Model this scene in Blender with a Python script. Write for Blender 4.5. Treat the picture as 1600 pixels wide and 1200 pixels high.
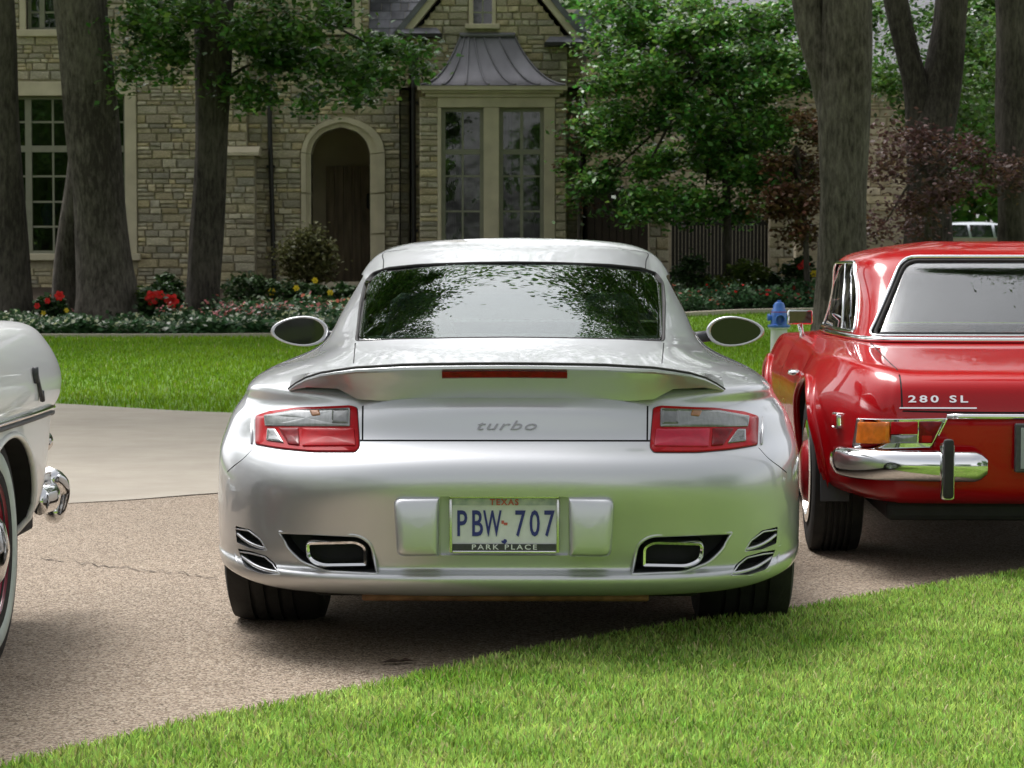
import bpy, bmesh, math, random
import numpy as np
from mathutils import Vector, Matrix
from mathutils.bvhtree import BVHTree
from mathutils.kdtree import KDTree
from mathutils.geometry import tessellate_polygon

SC = bpy.context.scene
COL = SC.collection
for _o in list(bpy.data.objects):
    bpy.data.objects.remove(_o)
random.seed(7)
rng = np.random.default_rng(7)
PI = math.pi
R = math.radians

# ------------------------------------------------------------------ camera
FPX, HC = 3778.0, 1.15                       # focal length in pixels of the 1600 px wide photograph, eye height
PITCH = math.atan(181.0 / FPX)
cam_data = bpy.data.cameras.new('camera')
cam = bpy.data.objects.new('camera', cam_data)
COL.objects.link(cam)
cam_data.sensor_width = 36.0
cam_data.lens = FPX / 1600.0 * 36.0
cam_data.clip_start = 0.1
cam_data.clip_end = 2000.0
cam.location = (0, 0, HC)
cam.rotation_euler = (PI / 2 - PITCH, 0, 0)
cam_data.dof.use_dof = True
cam_data.dof.focus_distance = 7.3
cam_data.dof.aperture_fstop = 17.0
SC.camera = cam
SC.render.resolution_x, SC.render.resolution_y = 1024, 768


def at(px, py, d):
    """the place in the world that lies d metres down the drive and shows at this pixel"""
    cp, sp = math.cos(PITCH), math.sin(PITCH)
    x, y, z = px - 800.0, FPX * cp + (600.0 - py) * sp, -FPX * sp + (600.0 - py) * cp
    k = d / y
    return Vector((x * k, d, HC + z * k))


# ------------------------------------------------------------------ sky and sun (bright thin overcast, sun high ahead to the left)
SUN_EL, SUN_AZ = R(62), R(-38)               # azimuth measured from +y (down the drive) towards +x
world = bpy.data.worlds.new('World')
SC.world = world
world.use_nodes = True
wn, wl = world.node_tree.nodes, world.node_tree.links
wn.clear()
w_out = wn.new('ShaderNodeOutputWorld')
w_bg = wn.new('ShaderNodeBackground')
w_sky = wn.new('ShaderNodeTexSky')
w_sky.sky_type = 'NISHITA'
w_sky.sun_disc = False
w_sky.sun_elevation = SUN_EL
w_sky.sun_rotation = SUN_AZ
w_sky.air_density, w_sky.dust_density, w_sky.ozone_density = 1.0, 4.0, 1.0
w_bw = wn.new('ShaderNodeRGBToBW')
w_tc = wn.new('ShaderNodeTexCoord')
w_map = wn.new('ShaderNodeMapping')
w_map.inputs['Scale'].default_value = (1.6, 1.6, 3.2)
w_noise = wn.new('ShaderNodeTexNoise')
w_noise.inputs['Scale'].default_value = 1.7
w_noise.inputs['Detail'].default_value = 6
w_noise.inputs['Roughness'].default_value = 0.55
w_ramp = wn.new('ShaderNodeMapRange')        # broken cloud over the whole sky
w_ramp.inputs[1].default_value, w_ramp.inputs[2].default_value = 0.36, 0.62
w_ramp.inputs[3].default_value, w_ramp.inputs[4].default_value = 0.72, 1.0
w_cl = wn.new('ShaderNodeMixRGB')            # cloud colour: the sky's own brightness, lifted and greyed
w_cl.blend_type = 'MULTIPLY'
w_cl.inputs[0].default_value = 1.0
w_cl.inputs[2].default_value = (1.9, 1.9, 1.93, 1)
w_mix = wn.new('ShaderNodeMixRGB')
wl.new(w_tc.outputs['Generated'], w_map.inputs[0])
wl.new(w_map.outputs[0], w_noise.inputs['Vector'])
wl.new(w_noise.outputs[0], w_ramp.inputs[0])
wl.new(w_sky.outputs[0], w_bw.inputs[0])
wl.new(w_bw.outputs[0], w_cl.inputs[1])
wl.new(w_ramp.outputs[0], w_mix.inputs[0])
wl.new(w_sky.outputs[0], w_mix.inputs[1])
wl.new(w_cl.outputs[0], w_mix.inputs[2])
wl.new(w_mix.outputs[0], w_bg.inputs[0])
w_bg.inputs[1].default_value = 0.15
wl.new(w_bg.outputs[0], w_out.inputs[0])

sun_data = bpy.data.lights.new('sun', 'SUN')
sun_data.energy = 1.5
sun_data.angle = R(24)
sun_data.color = (1.0, 0.965, 0.91)
sun = bpy.data.objects.new('sun', sun_data)
COL.objects.link(sun)
_sd = Vector((math.sin(SUN_AZ) * math.cos(SUN_EL), math.cos(SUN_AZ) * math.cos(SUN_EL), math.sin(SUN_EL)))
sun.rotation_euler = _sd.to_track_quat('Z', 'Y').to_euler()

SC.view_settings.view_transform = 'Standard'
SC.view_settings.look = 'None'
SC.view_settings.exposure = 0.42
SC.view_settings.gamma = 1.0
SC.cycles.use_denoising = True
SC.cycles.max_bounces = 8
SC.cycles.transparent_max_bounces = 12
SC.cycles.sample_clamp_indirect = 6.0


# ------------------------------------------------------------------ materials
MATS = {}


def mat(name, col, rough=0.5, metal=0.0, coat=0.0, spec=0.5, var=0.0, scale=6.0, bump=0.0, bscale=None, detail=4.0,
        trans=0.0, ior=1.45, alpha=1.0, island=0.0, translucent=0.0, col2=None, stretch=None, objrand=0.0, dist=0.01, palette=None):
    """one Principled material with optional noise colour, per-piece colour shift and fine relief"""
    if name in MATS:
        return MATS[name]
    m = bpy.data.materials.new(name)
    m.use_nodes = True
    nt = m.node_tree
    n, l = nt.nodes, nt.links
    b = n['Principled BSDF']
    c = (*col, 1.0)
    b.inputs['Base Color'].default_value = c
    b.inputs['Roughness'].default_value = rough
    b.inputs['Metallic'].default_value = metal
    b.inputs['Coat Weight'].default_value = coat
    b.inputs['Coat Roughness'].default_value = 0.03
    b.inputs['Specular IOR Level'].default_value = spec
    b.inputs['IOR'].default_value = ior
    b.inputs['Transmission Weight'].default_value = trans
    b.inputs['Alpha'].default_value = alpha
    tc = None
    src = None

    def coords():
        nonlocal tc
        if tc is None:
            t = n.new('ShaderNodeTexCoord')
            tc = t.outputs['Object']
            if stretch:
                mp = n.new('ShaderNodeMapping')
                mp.inputs['Scale'].default_value = stretch
                l.new(tc, mp.inputs[0])
                tc = mp.outputs[0]
        return tc
    if var or col2:
        no = n.new('ShaderNodeTexNoise')
        no.inputs['Scale'].default_value = scale
        no.inputs['Detail'].default_value = detail
        l.new(coords(), no.inputs['Vector'])
        rp = n.new('ShaderNodeValToRGB')
        rp.color_ramp.elements[0].position, rp.color_ramp.elements[1].position = 0.3, 0.7
        if col2:
            c0, c1 = col, col2
        else:
            c0, c1 = [v * (1 - var) for v in col], [min(1, v * (1 + var)) for v in col]
        rp.color_ramp.elements[0].color = (*c0, 1)
        rp.color_ramp.elements[1].color = (*c1, 1)
        l.new(no.outputs[0], rp.inputs[0])
        src = rp.outputs[0]
    if island or objrand:
        g = n.new('ShaderNodeNewGeometry')
        oi = n.new('ShaderNodeObjectInfo')
        ad = n.new('ShaderNodeMath')
        ad.operation = 'ADD'
        l.new(g.outputs['Random Per Island'], ad.inputs[0])
        l.new(oi.outputs['Random'], ad.inputs[1])
        fr = n.new('ShaderNodeMath')
        fr.operation = 'FRACT'
        l.new(ad.outputs[0], fr.inputs[0])
        mr = n.new('ShaderNodeMapRange')
        k = island or objrand
        mr.inputs[3].default_value, mr.inputs[4].default_value = 1 - k, 1 + k
        l.new(fr.outputs[0], mr.inputs[0])
        hs = n.new('ShaderNodeHueSaturation')
        hs.inputs['Color'].default_value = c
        if src:
            l.new(src, hs.inputs['Color'])
        l.new(mr.outputs[0], hs.inputs['Value'])
        mr2 = n.new('ShaderNodeMapRange')
        mr2.inputs[3].default_value, mr2.inputs[4].default_value = 0.5 - 0.05 * min(1, k), 0.5 + 0.03 * min(1, k)
        sq = n.new('ShaderNodeMath')
        sq.operation = 'MULTIPLY'
        sq.inputs[1].default_value = 7.13
        l.new(fr.outputs[0], sq.inputs[0])
        fr2 = n.new('ShaderNodeMath')
        fr2.operation = 'FRACT'
        l.new(sq.outputs[0], fr2.inputs[0])
        l.new(fr2.outputs[0], mr2.inputs[0])
        l.new(mr2.outputs[0], hs.inputs['Hue'])
        src = hs.outputs[0]
        if palette:
            pr = n.new('ShaderNodeValToRGB')
            pe = pr.color_ramp.elements
            while len(pe) < len(palette):
                pe.new(.5)
            for i, pc in enumerate(palette):
                pe[i].position = i / (len(palette) - 1)
                pe[i].color = (*pc, 1)
            l.new(fr2.outputs[0], pr.inputs[0])
            l.new(pr.outputs[0], hs.inputs['Color'])
            if var:
                no_ = n.new('ShaderNodeTexNoise')
                no_.inputs['Scale'].default_value = scale
                no_.inputs['Detail'].default_value = 8
                l.new(coords(), no_.inputs['Vector'])
                m_ = n.new('ShaderNodeMapRange')
                m_.inputs[1].default_value, m_.inputs[2].default_value = .3, .7
                m_.inputs[3].default_value, m_.inputs[4].default_value = 1 - var, 1 + var
                l.new(no_.outputs[0], m_.inputs[0])
                mm_ = n.new('ShaderNodeMixRGB')
                mm_.blend_type = 'MULTIPLY'
                mm_.inputs[0].default_value = 1
                l.new(src, mm_.inputs[1])
                l.new(m_.outputs[0], mm_.inputs[2])
                src = mm_.outputs[0]
    if src:
        l.new(src, b.inputs['Base Color'])
    if bump:
        no2 = n.new('ShaderNodeTexNoise')
        no2.inputs['Scale'].default_value = bscale or scale * 3
        no2.inputs['Detail'].default_value = 5
        l.new(coords(), no2.inputs['Vector'])
        bp = n.new('ShaderNodeBump')
        bp.inputs['Strength'].default_value = bump
        bp.inputs['Distance'].default_value = dist
        l.new(no2.outputs[0], bp.inputs['Height'])
        l.new(bp.outputs[0], b.inputs['Normal'])
    if translucent:
        tr = n.new('ShaderNodeBsdfTranslucent')
        tr.inputs['Color'].default_value = (c[0] * 1.3, c[1] * 1.35, c[2] * 0.7, 1)
        if src:
            l.new(src, tr.inputs['Color'])
        mx = n.new('ShaderNodeMixShader')
        mx.inputs[0].default_value = translucent
        l.new(b.outputs[0], mx.inputs[1])
        l.new(tr.outputs[0], mx.inputs[2])
        l.new(mx.outputs[0], n['Material Output'].inputs[0])
    MATS[name] = m
    return m


# ------------------------------------------------------------------ mesh helpers
def tag(o, label=None, cat=None, group=None, kind=None):
    if label:
        o['label'] = label
    if cat:
        o['category'] = cat
    if group:
        o['group'] = group
    if kind:
        o['kind'] = kind
    return o


def thing(name, label, cat, loc=(0, 0, 0), rotz=0.0, group=None):
    o = bpy.data.objects.new(name, None)
    COL.objects.link(o)
    o.location = loc
    o.rotation_euler = (0, 0, rotz)
    o.empty_display_size = 0.2
    return tag(o, label, cat, group)


def link(name, me, parent=None):
    o = bpy.data.objects.new(name, me)
    COL.objects.link(o)
    if parent:
        o.parent = parent
    return o


def finish(me, smooth):
    if smooth is None:
        return
    me.shade_smooth()
    if smooth < 180:
        me.set_sharp_from_angle(angle=R(smooth))


class MB:
    def __init__(self):
        self.v, self.f, self.m = [], [], []

    def add(self, verts, faces, mi=0):
        k = len(self.v)
        self.v.extend([tuple(p) for p in verts])
        for q in faces:
            self.f.append([i + k for i in q])
            self.m.append(mi)
        return self

    def box(self, x0, x1, y0, y1, z0, z1, mi=0, bev=0.0):
        if not bev:
            v = [(x, y, z) for x in (x0, x1) for y in (y0, y1) for z in (z0, z1)]
            f = [(0, 1, 3, 2), (4, 6, 7, 5), (0, 4, 5, 1), (2, 3, 7, 6), (0, 2, 6, 4), (1, 5, 7, 3)]
            return self.add(v, f, mi)
        bm = bmesh.new()
        bmesh.ops.create_cube(bm, size=1)
        for q in bm.verts:
            q.co = Vector(((x0 + x1) / 2 + q.co.x * (x1 - x0), (y0 + y1) / 2 + q.co.y * (y1 - y0), (z0 + z1) / 2 + q.co.z * (z1 - z0)))
        bmesh.ops.bevel(bm, geom=bm.edges[:], offset=bev, segments=2, affect='EDGES', profile=0.5)
        bm.verts.index_update()
        self.add([q.co.copy() for q in bm.verts], [[w.index for w in q.verts] for q in bm.faces], mi)
        bm.free()
        return self

    def tube(self, pts, r, n=8, mi=0, closed=False, caps=True, flat=1.0, up=(0, 0, 1)):
        pts = [Vector(p) for p in pts]
        m = len(pts)
        rr = r if hasattr(r, '__len__') else [r] * m
        verts, faces = [], []
        prev = None
        for i, p in enumerate(pts):
            if closed:
                t = (pts[(i + 1) % m] - pts[i - 1])
            else:
                t = (pts[min(i + 1, m - 1)] - pts[max(i - 1, 0)])
            t = t.normalized() if t.length > 1e-9 else Vector((0, 0, 1))
            if prev is None:
                a = Vector(up)
                if abs(a.dot(t)) > 0.95:
                    a = Vector((1, 0, 0)) if abs(t.x) < 0.9 else Vector((0, 1, 0))
                u = (a - t * a.dot(t)).normalized()
            else:
                u = (prev - t * prev.dot(t))
                u = u.normalized() if u.length > 1e-6 else prev
            prev = u
            w = t.cross(u)
            for k in range(n):
                a = 2 * PI * k / n
                verts.append(p + (u * math.cos(a) + w * math.sin(a) * flat) * rr[i])
        for i in range(m if closed else m - 1):
            j = (i + 1) % m
            for k in range(n):
                q = (k + 1) % n
                faces.append((i * n + k, i * n + q, j * n + q, j * n + k))
        if caps and not closed:
            faces.append(tuple(range(n))[::-1])
            faces.append(tuple((m - 1) * n + k for k in range(n)))
        return self.add(verts, faces, mi)

    def prism(self, poly, axis, a, b, mi=0):
        """polygon in the plane across axis ('x': (y,z), 'y': (x,z), 'z': (x,y)) extruded from a to b"""
        def P(u, w, t):
            return {'x': (t, u, w), 'y': (u, t, w), 'z': (u, w, t)}[axis]
        n = len(poly)
        v = [P(*p, a) for p in poly] + [P(*p, b) for p in poly]
        f = [tuple(range(n))[::-1], tuple(range(n, 2 * n))]
        for i in range(n):
            j = (i + 1) % n
            f.append((i, j, n + j, n + i))
        return self.add(v, f, mi)

    def grid(self, P, mi=0, closed=False):
        nr, nc = len(P), len(P[0])
        v = [p for r_ in P for p in r_]
        f = []
        for i in range(nr - 1):
            for j in range(nc if closed else nc - 1):
                k = (j + 1) % nc
                f.append((i * nc + j, i * nc + k, (i + 1) * nc + k, (i + 1) * nc + j))
        return self.add(v, f, mi)

    def lathe(self, prof, center=(0, 0, 0), axis='z', n=24, mi=0):
        """profile of (radius, height) pairs turned round an axis"""
        cx, cy, cz = center
        rows = []
        for r_, h in prof:
            row = []
            for k in range(n):
                a = 2 * PI * k / n
                c, s = r_ * math.cos(a), r_ * math.sin(a)
                row.append({'z': (cx + c, cy + s, cz + h), 'x': (cx + h, cy + c, cz + s), 'y': (cx + c, cy + h, cz + s)}[axis])
            rows.append(row)
        return self.grid(rows, mi, True)

    def mesh(self, name, mats):
        me = bpy.data.meshes.new(name)
        me.from_pydata(self.v, [], self.f)
        for m in (mats if isinstance(mats, (list, tuple)) else [mats]):
            me.materials.append(m)
        if any(self.m):
            me.polygons.foreach_set('material_index', self.m)
        return me

    def build(self, name, mats, parent=None, smooth=None, fix=True):
        me = self.mesh(name, mats)
        if fix:
            bm = bmesh.new()
            bm.from_mesh(me)
            bmesh.ops.recalc_face_normals(bm, faces=bm.faces[:])
            bm.to_mesh(me)
            bm.free()
        finish(me, smooth)
        return link(name, me, parent)


def fast_mesh(name, verts, quads, mats, fidx=None):
    """numpy quads straight into a mesh"""
    me = bpy.data.meshes.new(name)
    nv, nf, k = len(verts), len(quads), quads.shape[1]
    me.vertices.add(nv)
    me.vertices.foreach_set('co', np.ascontiguousarray(verts, dtype=np.float32).ravel())
    me.loops.add(nf * k)
    me.loops.foreach_set('vertex_index', np.ascontiguousarray(quads, dtype=np.int32).ravel())
    me.polygons.add(nf)
    me.polygons.foreach_set('loop_start', np.arange(0, nf * k, k, dtype=np.int32))
    me.polygons.foreach_set('loop_total', np.full(nf, k, dtype=np.int32))
    for m in (mats if isinstance(mats, (list, tuple)) else [mats]):
        me.materials.append(m)
    if fidx is not None:
        me.polygons.foreach_set('material_index', np.ascontiguousarray(fidx, dtype=np.int32))
    me.update(calc_edges=True)
    me.validate()
    return me


def rnd(poly, r, n=4):
    """round the corners of a polygon"""
    out = []
    m = len(poly)
    for i in range(m):
        p0, p, p1 = Vector(poly[i - 1]), Vector(poly[i]), Vector(poly[(i + 1) % m])
        ri = r[i] if hasattr(r, '__len__') else r
        a, b = (p0 - p), (p1 - p)
        d = min(ri, a.length * 0.48, b.length * 0.48)
        if d < 1e-5:
            out.append(tuple(p))
            continue
        s, e = p + a.normalized() * d, p + b.normalized() * d
        for k in range(n + 1):
            t = k / n
            out.append(tuple(s * (1 - t) ** 2 + p * 2 * t * (1 - t) + e * t * t))
    return out


def dense(poly, step):
    out = []
    m = len(poly)
    for i in range(m):
        a, b = Vector(poly[i]), Vector(poly[(i + 1) % m])
        k = max(1, int((b - a).length / step))
        for j in range(k):
            out.append(tuple(a.lerp(b, j / k)))
    return out


def curve(pts, n=8):
    """Catmull-Rom through points (any dimension)"""
    P = [np.array(p, float) for p in pts]
    P = [2 * P[0] - P[1]] + P + [2 * P[-1] - P[-2]]
    out = []
    for i in range(1, len(P) - 2):
        a, b, c, d = P[i - 1:i + 3]
        for k in range(n):
            t = k / n
            out.append(tuple(0.5 * ((2 * b) + (c - a) * t + (2 * a - 5 * b + 4 * c - d) * t * t + (3 * b - a - 3 * c + d) * t ** 3)))
    out.append(tuple(P[-2]))
    return out


# ------------------------------------------------------------------ car body tools
def _bs(Q, su, closed):
    """uniform cubic B-spline along axis 0"""
    n = len(Q)
    if closed:
        E = np.concatenate([Q[-1:], Q, Q[:2]])
        segs = n
    else:
        E = np.concatenate([2 * Q[:1] - Q[1:2], Q, 2 * Q[-1:] - Q[-2:-1]])
        segs = n - 1
    out = []
    for i in range(segs):
        a, b, c, d = E[i], E[i + 1], E[i + 2], E[i + 3]
        for k in range(su):
            t = k / su
            out.append(((1 - t) ** 3 * a + (3 * t ** 3 - 6 * t * t + 4) * b + (-3 * t ** 3 + 3 * t * t + 3 * t + 1) * c + t ** 3 * d) / 6)
    if not closed:
        out.append(E[-2])
    return np.array(out)


def _filt(Q, closed):
    if closed:
        return (np.roll(Q, 1, 0) + 4 * Q + np.roll(Q, -1, 0)) / 6
    E = np.concatenate([2 * Q[:1] - Q[1:2], Q, 2 * Q[-1:] - Q[-2:-1]])
    return (E[:-2] + 4 * E[1:-1] + E[2:]) / 6


def body_surface(cols, su=8, sv=8, iters=4):
    """half columns from tail centre round to nose centre -> closed smooth shell (verts, faces)"""
    half = np.array(cols, float)                         # C,R,3
    mir = half[1:-1][::-1].copy()
    mir[:, :, 0] *= -1
    P = np.concatenate([half, mir])                      # ring of columns
    Q = P.copy()
    for _ in range(iters):
        S = _filt(Q, True)
        S = np.swapaxes(_filt(np.swapaxes(S, 0, 1), False), 0, 1)
        Q = Q + (P - S)
    D = _bs(Q, su, True)
    D = _bs(np.swapaxes(D, 0, 1), sv, False)             # rows, ring, 3
    nr, nc = D.shape[:2]
    faces = []
    for i in range(nr - 1):
        for j in range(nc):
            k = (j + 1) % nc
            faces.append((i * nc + j, i * nc + k, (i + 1) * nc + k, (i + 1) * nc + j))
    for row, flip in ((0, True), (nr - 1, False)):
        o = row * nc
        for k in range(nc // 2):
            a, b, c, d = o + k, o + k + 1, o + (nc - k - 1) % nc, o + (nc - k) % nc
            q = [a, b, c, d]
            q = [x for i, x in enumerate(q) if x not in q[:i]]
            faces.append(tuple(q[::-1] if flip else q))
    return D.reshape(-1, 3), faces


def shell(name, cols, su, sv, mats, parent):
    v, f = body_surface(cols, su, sv)
    mb = MB()
    mb.add(v, f)
    o = mb.build(name, mats, parent, 180)
    return o


def bvh_of(me):
    return BVHTree.FromPolygons([v.co.copy() for v in me.vertices], [tuple(p.vertices) for p in me.polygons])


def cut(o, cutters):
    """carve closed cutters (MB, material) out of o, keep o's smooth normals on what is left"""
    me0 = o.data
    kd = KDTree(len(me0.vertices))
    nrm = [v.normal.copy() for v in me0.vertices]
    for i, v in enumerate(me0.vertices):
        kd.insert(v.co, i)
    kd.balance()
    tmp = []
    for mb, m in cutters:
        c = mb.build('cutter', m)
        tmp.append(c)
        if m.name not in [x.name for x in me0.materials if x]:
            me0.materials.append(m)
        md = o.modifiers.new('cut', 'BOOLEAN')
        md.operation = 'DIFFERENCE'
        md.object = c
        md.solver = 'MANIFOLD'
        try:
            md.material_mode = 'TRANSFER'
        except Exception:
            pass
    bpy.context.view_layer.update()
    dg = bpy.context.evaluated_depsgraph_get()
    par, o.parent = o.parent, None
    dg.update()
    me = bpy.data.meshes.new_from_object(o.evaluated_get(dg), depsgraph=dg)
    o.parent = par
    o.modifiers.clear()
    o.data = me
    me.name = me0.name
    for c in tmp:
        d = c.data
        bpy.data.objects.remove(c)
        bpy.data.meshes.remove(d)
    me.shade_smooth()
    me.set_sharp_from_angle(angle=R(28))
    vn = []
    for v in me.vertices:
        hits = kd.find_n(v.co, 4)
        if hits[0][2] < 1e-5:
            vn.append((nrm[hits[0][1]], True))
        else:
            w = Vector()
            for co, i, d in hits:
                w += nrm[i] / (d + 1e-5)
            vn.append((w.normalized(), hits[0][2] < 0.03))
    base = me.corner_normals
    cn = [Vector(x.vector) for x in base]
    for p in me.polygons:
        for li in p.loop_indices:
            n_, ok = vn[me.loops[li].vertex_index]
            if ok and n_.dot(p.normal) > 0.75:
                cn[li] = n_
    me.normals_split_custom_set(cn)
    return o


class Skin:
    """the uncut body, for laying parts on it as seen from behind (ray along +y) or from a side"""
    def __init__(self, o):
        self.b = bvh_of(o.data)

    def rear(self, x, z):
        h = self.b.ray_cast(Vector((x, -9, z)), Vector((0, 1, 0)))
        if h[0] is None:
            h2 = self.b.find_nearest(Vector((x, -0.8, z)))
            return h2[0], h2[1]
        return h[0], h[1]

    def side(self, y, z, s=1):
        h = self.b.ray_cast(Vector((9 * s, y, z)), Vector((-s, 0, 0)))
        if h[0] is None:
            h2 = self.b.find_nearest(Vector((0.9 * s, y, z)))
            return h2[0], h2[1]
        return h[0], h[1]

    def top(self, x, y):
        h = self.b.ray_cast(Vector((x, y, 9)), Vector((0, 0, -1)))
        return h[0], h[1]

    def patch(self, mb, poly, prof, mi=0, how='rear', s=1, along=False):
        """raised or sunk panel: rings of the outline shrunk to its centre, each lifted off the body by its offset"""
        c = Vector((sum(p[0] for p in poly) / len(poly), sum(p[1] for p in poly) / len(poly)))
        rows = []
        for sc, off in prof:
            row = []
            for p in poly:
                q = c + (Vector(p) - c) * sc
                h, n_ = self.rear(*q) if how == 'rear' else self.side(q[0], q[1], s)
                if along:
                    n_ = Vector((0, -1, 0)) if how == 'rear' else Vector((s, 0, 0))
                row.append(h + n_ * off)
            rows.append(row)
        mb.grid(rows, mi, True)
        return mb

    def line(self, pts, off=0.0, how='rear', s=1):
        out = []
        for p in pts:
            h, n_ = self.rear(*p) if how == 'rear' else self.side(p[0], p[1], s) if how == 'side' else self.top(*p)
            out.append(h + n_ * off)
        return out


def hull(points):
    bm = bmesh.new()
    for p in points:
        bm.verts.new(p)
    bmesh.ops.convex_hull(bm, input=bm.verts[:])
    bmesh.ops.delete(bm, geom=[v for v in bm.verts if not v.link_faces], context='VERTS')
    bm.verts.index_update()
    mb = MB()
    mb.add([v.co.copy() for v in bm.verts], [[w.index for w in f.verts] for f in bm.faces])
    bm.free()
    return mb


def drum(x0, x1, y, z, ry, rz=None, n=48):
    """closed drum across the car, for carving wheel arches"""
    rz = rz or ry
    return MB().prism([(y + ry * math.cos(2 * PI * k / n), z + rz * math.sin(2 * PI * k / n)) for k in range(n)], 'x', min(x0, x1), max(x0, x1))


def text_mesh(body, size, name, m, parent=None, extrude=0.002, shear=0.0, bold=0.0, spacing=1.0):
    cu = bpy.data.curves.new(name, 'FONT')
    cu.body = body
    cu.size = size
    cu.extrude = extrude
    cu.shear = shear
    cu.offset = bold
    cu.space_character = spacing
    cu.align_x, cu.align_y = 'CENTER', 'CENTER'
    cu.resolution_u = 3
    t = bpy.data.objects.new(name + '_tmp', cu)
    COL.objects.link(t)
    dg = bpy.context.evaluated_depsgraph_get()
    me = bpy.data.meshes.new_from_object(t.evaluated_get(dg), depsgraph=dg)
    bpy.data.objects.remove(t)
    bpy.data.curves.remove(cu)
    me.materials.clear()
    me.materials.append(m)
    return link(name, me, parent)
# ------------------------------------------------------------------ ground, drive, lawns
def gz(d):
    """height of the land: flat drive, lawn rising gently to the house"""
    return float(np.interp(d, [-60, 20, 35, 40, 46, 90, 400], [0, 0, .15, .43, .77, 1.2, 3.0]))


def ground_mat(name, cols, scale, bump, bscale, rough=.85, big=.25, bigscale=.5, voro=0.0, dist=.006):
    m = bpy.data.materials.new(name)
    m.use_nodes = True
    n, l = m.node_tree.nodes, m.node_tree.links
    b = n['Principled BSDF']
    b.inputs['Roughness'].default_value = rough
    b.inputs['Specular IOR Level'].default_value = 0.3
    tc = n.new('ShaderNodeTexCoord')
    if voro:
        t = n.new('ShaderNodeTexVoronoi')
        t.inputs['Scale'].default_value = scale
        l.new(tc.outputs['Object'], t.inputs['Vector'])
        sep = n.new('ShaderNodeSeparateColor')
        l.new(t.outputs['Color'], sep.inputs[0])
        fac = sep.outputs[0]
    else:
        t = n.new('ShaderNodeTexNoise')
        t.inputs['Scale'].default_value = scale
        t.inputs['Detail'].default_value = 6
        t.inputs['Roughness'].default_value = .65
        l.new(tc.outputs['Object'], t.inputs['Vector'])
        fac = t.outputs[0]
    rp = n.new('ShaderNodeValToRGB')
    el = rp.color_ramp.elements
    while len(el) < len(cols):
        el.new(.5)
    for i, c in enumerate(cols):
        el[i].position = (.0 if voro else .25) + (1.0 if voro else .5) * i / (len(cols) - 1)
        el[i].color = (*c, 1)
    l.new(fac, rp.inputs[0])
    t2 = n.new('ShaderNodeTexNoise')
    t2.inputs['Scale'].default_value = bigscale
    t2.inputs['Detail'].default_value = 7
    t2.inputs['Roughness'].default_value = .6
    l.new(tc.outputs['Object'], t2.inputs['Vector'])
    mr = n.new('ShaderNodeMapRange')
    mr.inputs[1].default_value, mr.inputs[2].default_value = .3, .7
    mr.inputs[3].default_value, mr.inputs[4].default_value = 1 - big, 1 + big * .7
    l.new(t2.outputs[0], mr.inputs[0])
    mx = n.new('ShaderNodeMixRGB')
    mx.blend_type = 'MULTIPLY'
    mx.inputs[0].default_value = 1
    l.new(rp.outputs[0], mx.inputs[1])
    l.new(mr.outputs[0], mx.inputs[2])
    l.new(mx.outputs[0], b.inputs['Base Color'])
    t3 = n.new('ShaderNodeTexVoronoi' if voro else 'ShaderNodeTexNoise')
    t3.inputs['Scale'].default_value = bscale
    l.new(tc.outputs['Object'], t3.inputs['Vector'])
    bp = n.new('ShaderNodeBump')
    bp.inputs['Strength'].default_value = bump
    bp.inputs['Distance'].default_value = dist
    if voro:
        bp.invert = True
    l.new(t3.outputs[0], bp.inputs['Height'])
    l.new(bp.outputs[0], b.inputs['Normal'])
    MATS[name] = m
    return m


M_SOIL = ground_mat('lawn_soil', [(.06, .13, .010), (.11, .21, .016), (.15, .26, .024)], 9, .6, 60, .9, .22, .35)
M_NEARSOIL = ground_mat('turf_soil', [(.08, .13, .025), (.15, .23, .045), (.23, .32, .08)], 40, .6, 120, .9, .2, 2.0)
M_AGG = ground_mat('exposed_aggregate', [(.085, .062, .044), (.205, .155, .112), (.30, .234, .172), (.385, .31, .237), (.49, .42, .335)], 165, .9, 165, .8, .16, .55, 1.0, .005)
M_CONC = ground_mat('pale_concrete', [(.32, .28, .228), (.39, .35, .29)], 3, .15, 160, .8, .10, .6)
M_MULCH = ground_mat('mulch', [(.02, .014, .01), (.05, .035, .022), (.08, .06, .04)], 30, 1.0, 40, .95, .2, 1.0)
M_PATH = ground_mat('path_stone', [(.42, .37, .30), (.50, .45, .37)], 6, .2, 90, .8, .1, .8)


def sheet(name, poly, m, dz, step=None, kind='structure', thick=0.0):
    """flat sheet over a plan polygon (x, d), following the land"""
    bm = bmesh.new()
    vs = [bm.verts.new((x, d, gz(d) + dz)) for x, d in poly]
    bm.faces.new(vs)
    if step:
        xs = [p[0] for p in poly]
        ds = [p[1] for p in poly]
        for d in step:
            bmesh.ops.bisect_plane(bm, geom=bm.verts[:] + bm.edges[:] + bm.faces[:], plane_co=(0, d, 0), plane_no=(0, 1, 0))
    bmesh.ops.triangulate(bm, faces=bm.faces[:])
    for v in bm.verts:
        v.co.z = gz(v.co.y) + dz
    bmesh.ops.recalc_face_normals(bm, faces=bm.faces[:])
    for f in bm.faces:
        if f.normal.z < 0:
            f.normal_flip()
    if thick:
        edge = [e for e in bm.edges if e.is_boundary]
        r_ = bmesh.ops.extrude_edge_only(bm, edges=edge)
        for v in r_['geom']:
            if isinstance(v, bmesh.types.BMVert):
                v.co.z -= thick
    me = bpy.data.meshes.new(name)
    bm.to_mesh(me)
    bm.free()
    me.materials.append(m)
    o = link(name, me)
    tag(o, kind=kind)
    return o


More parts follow.
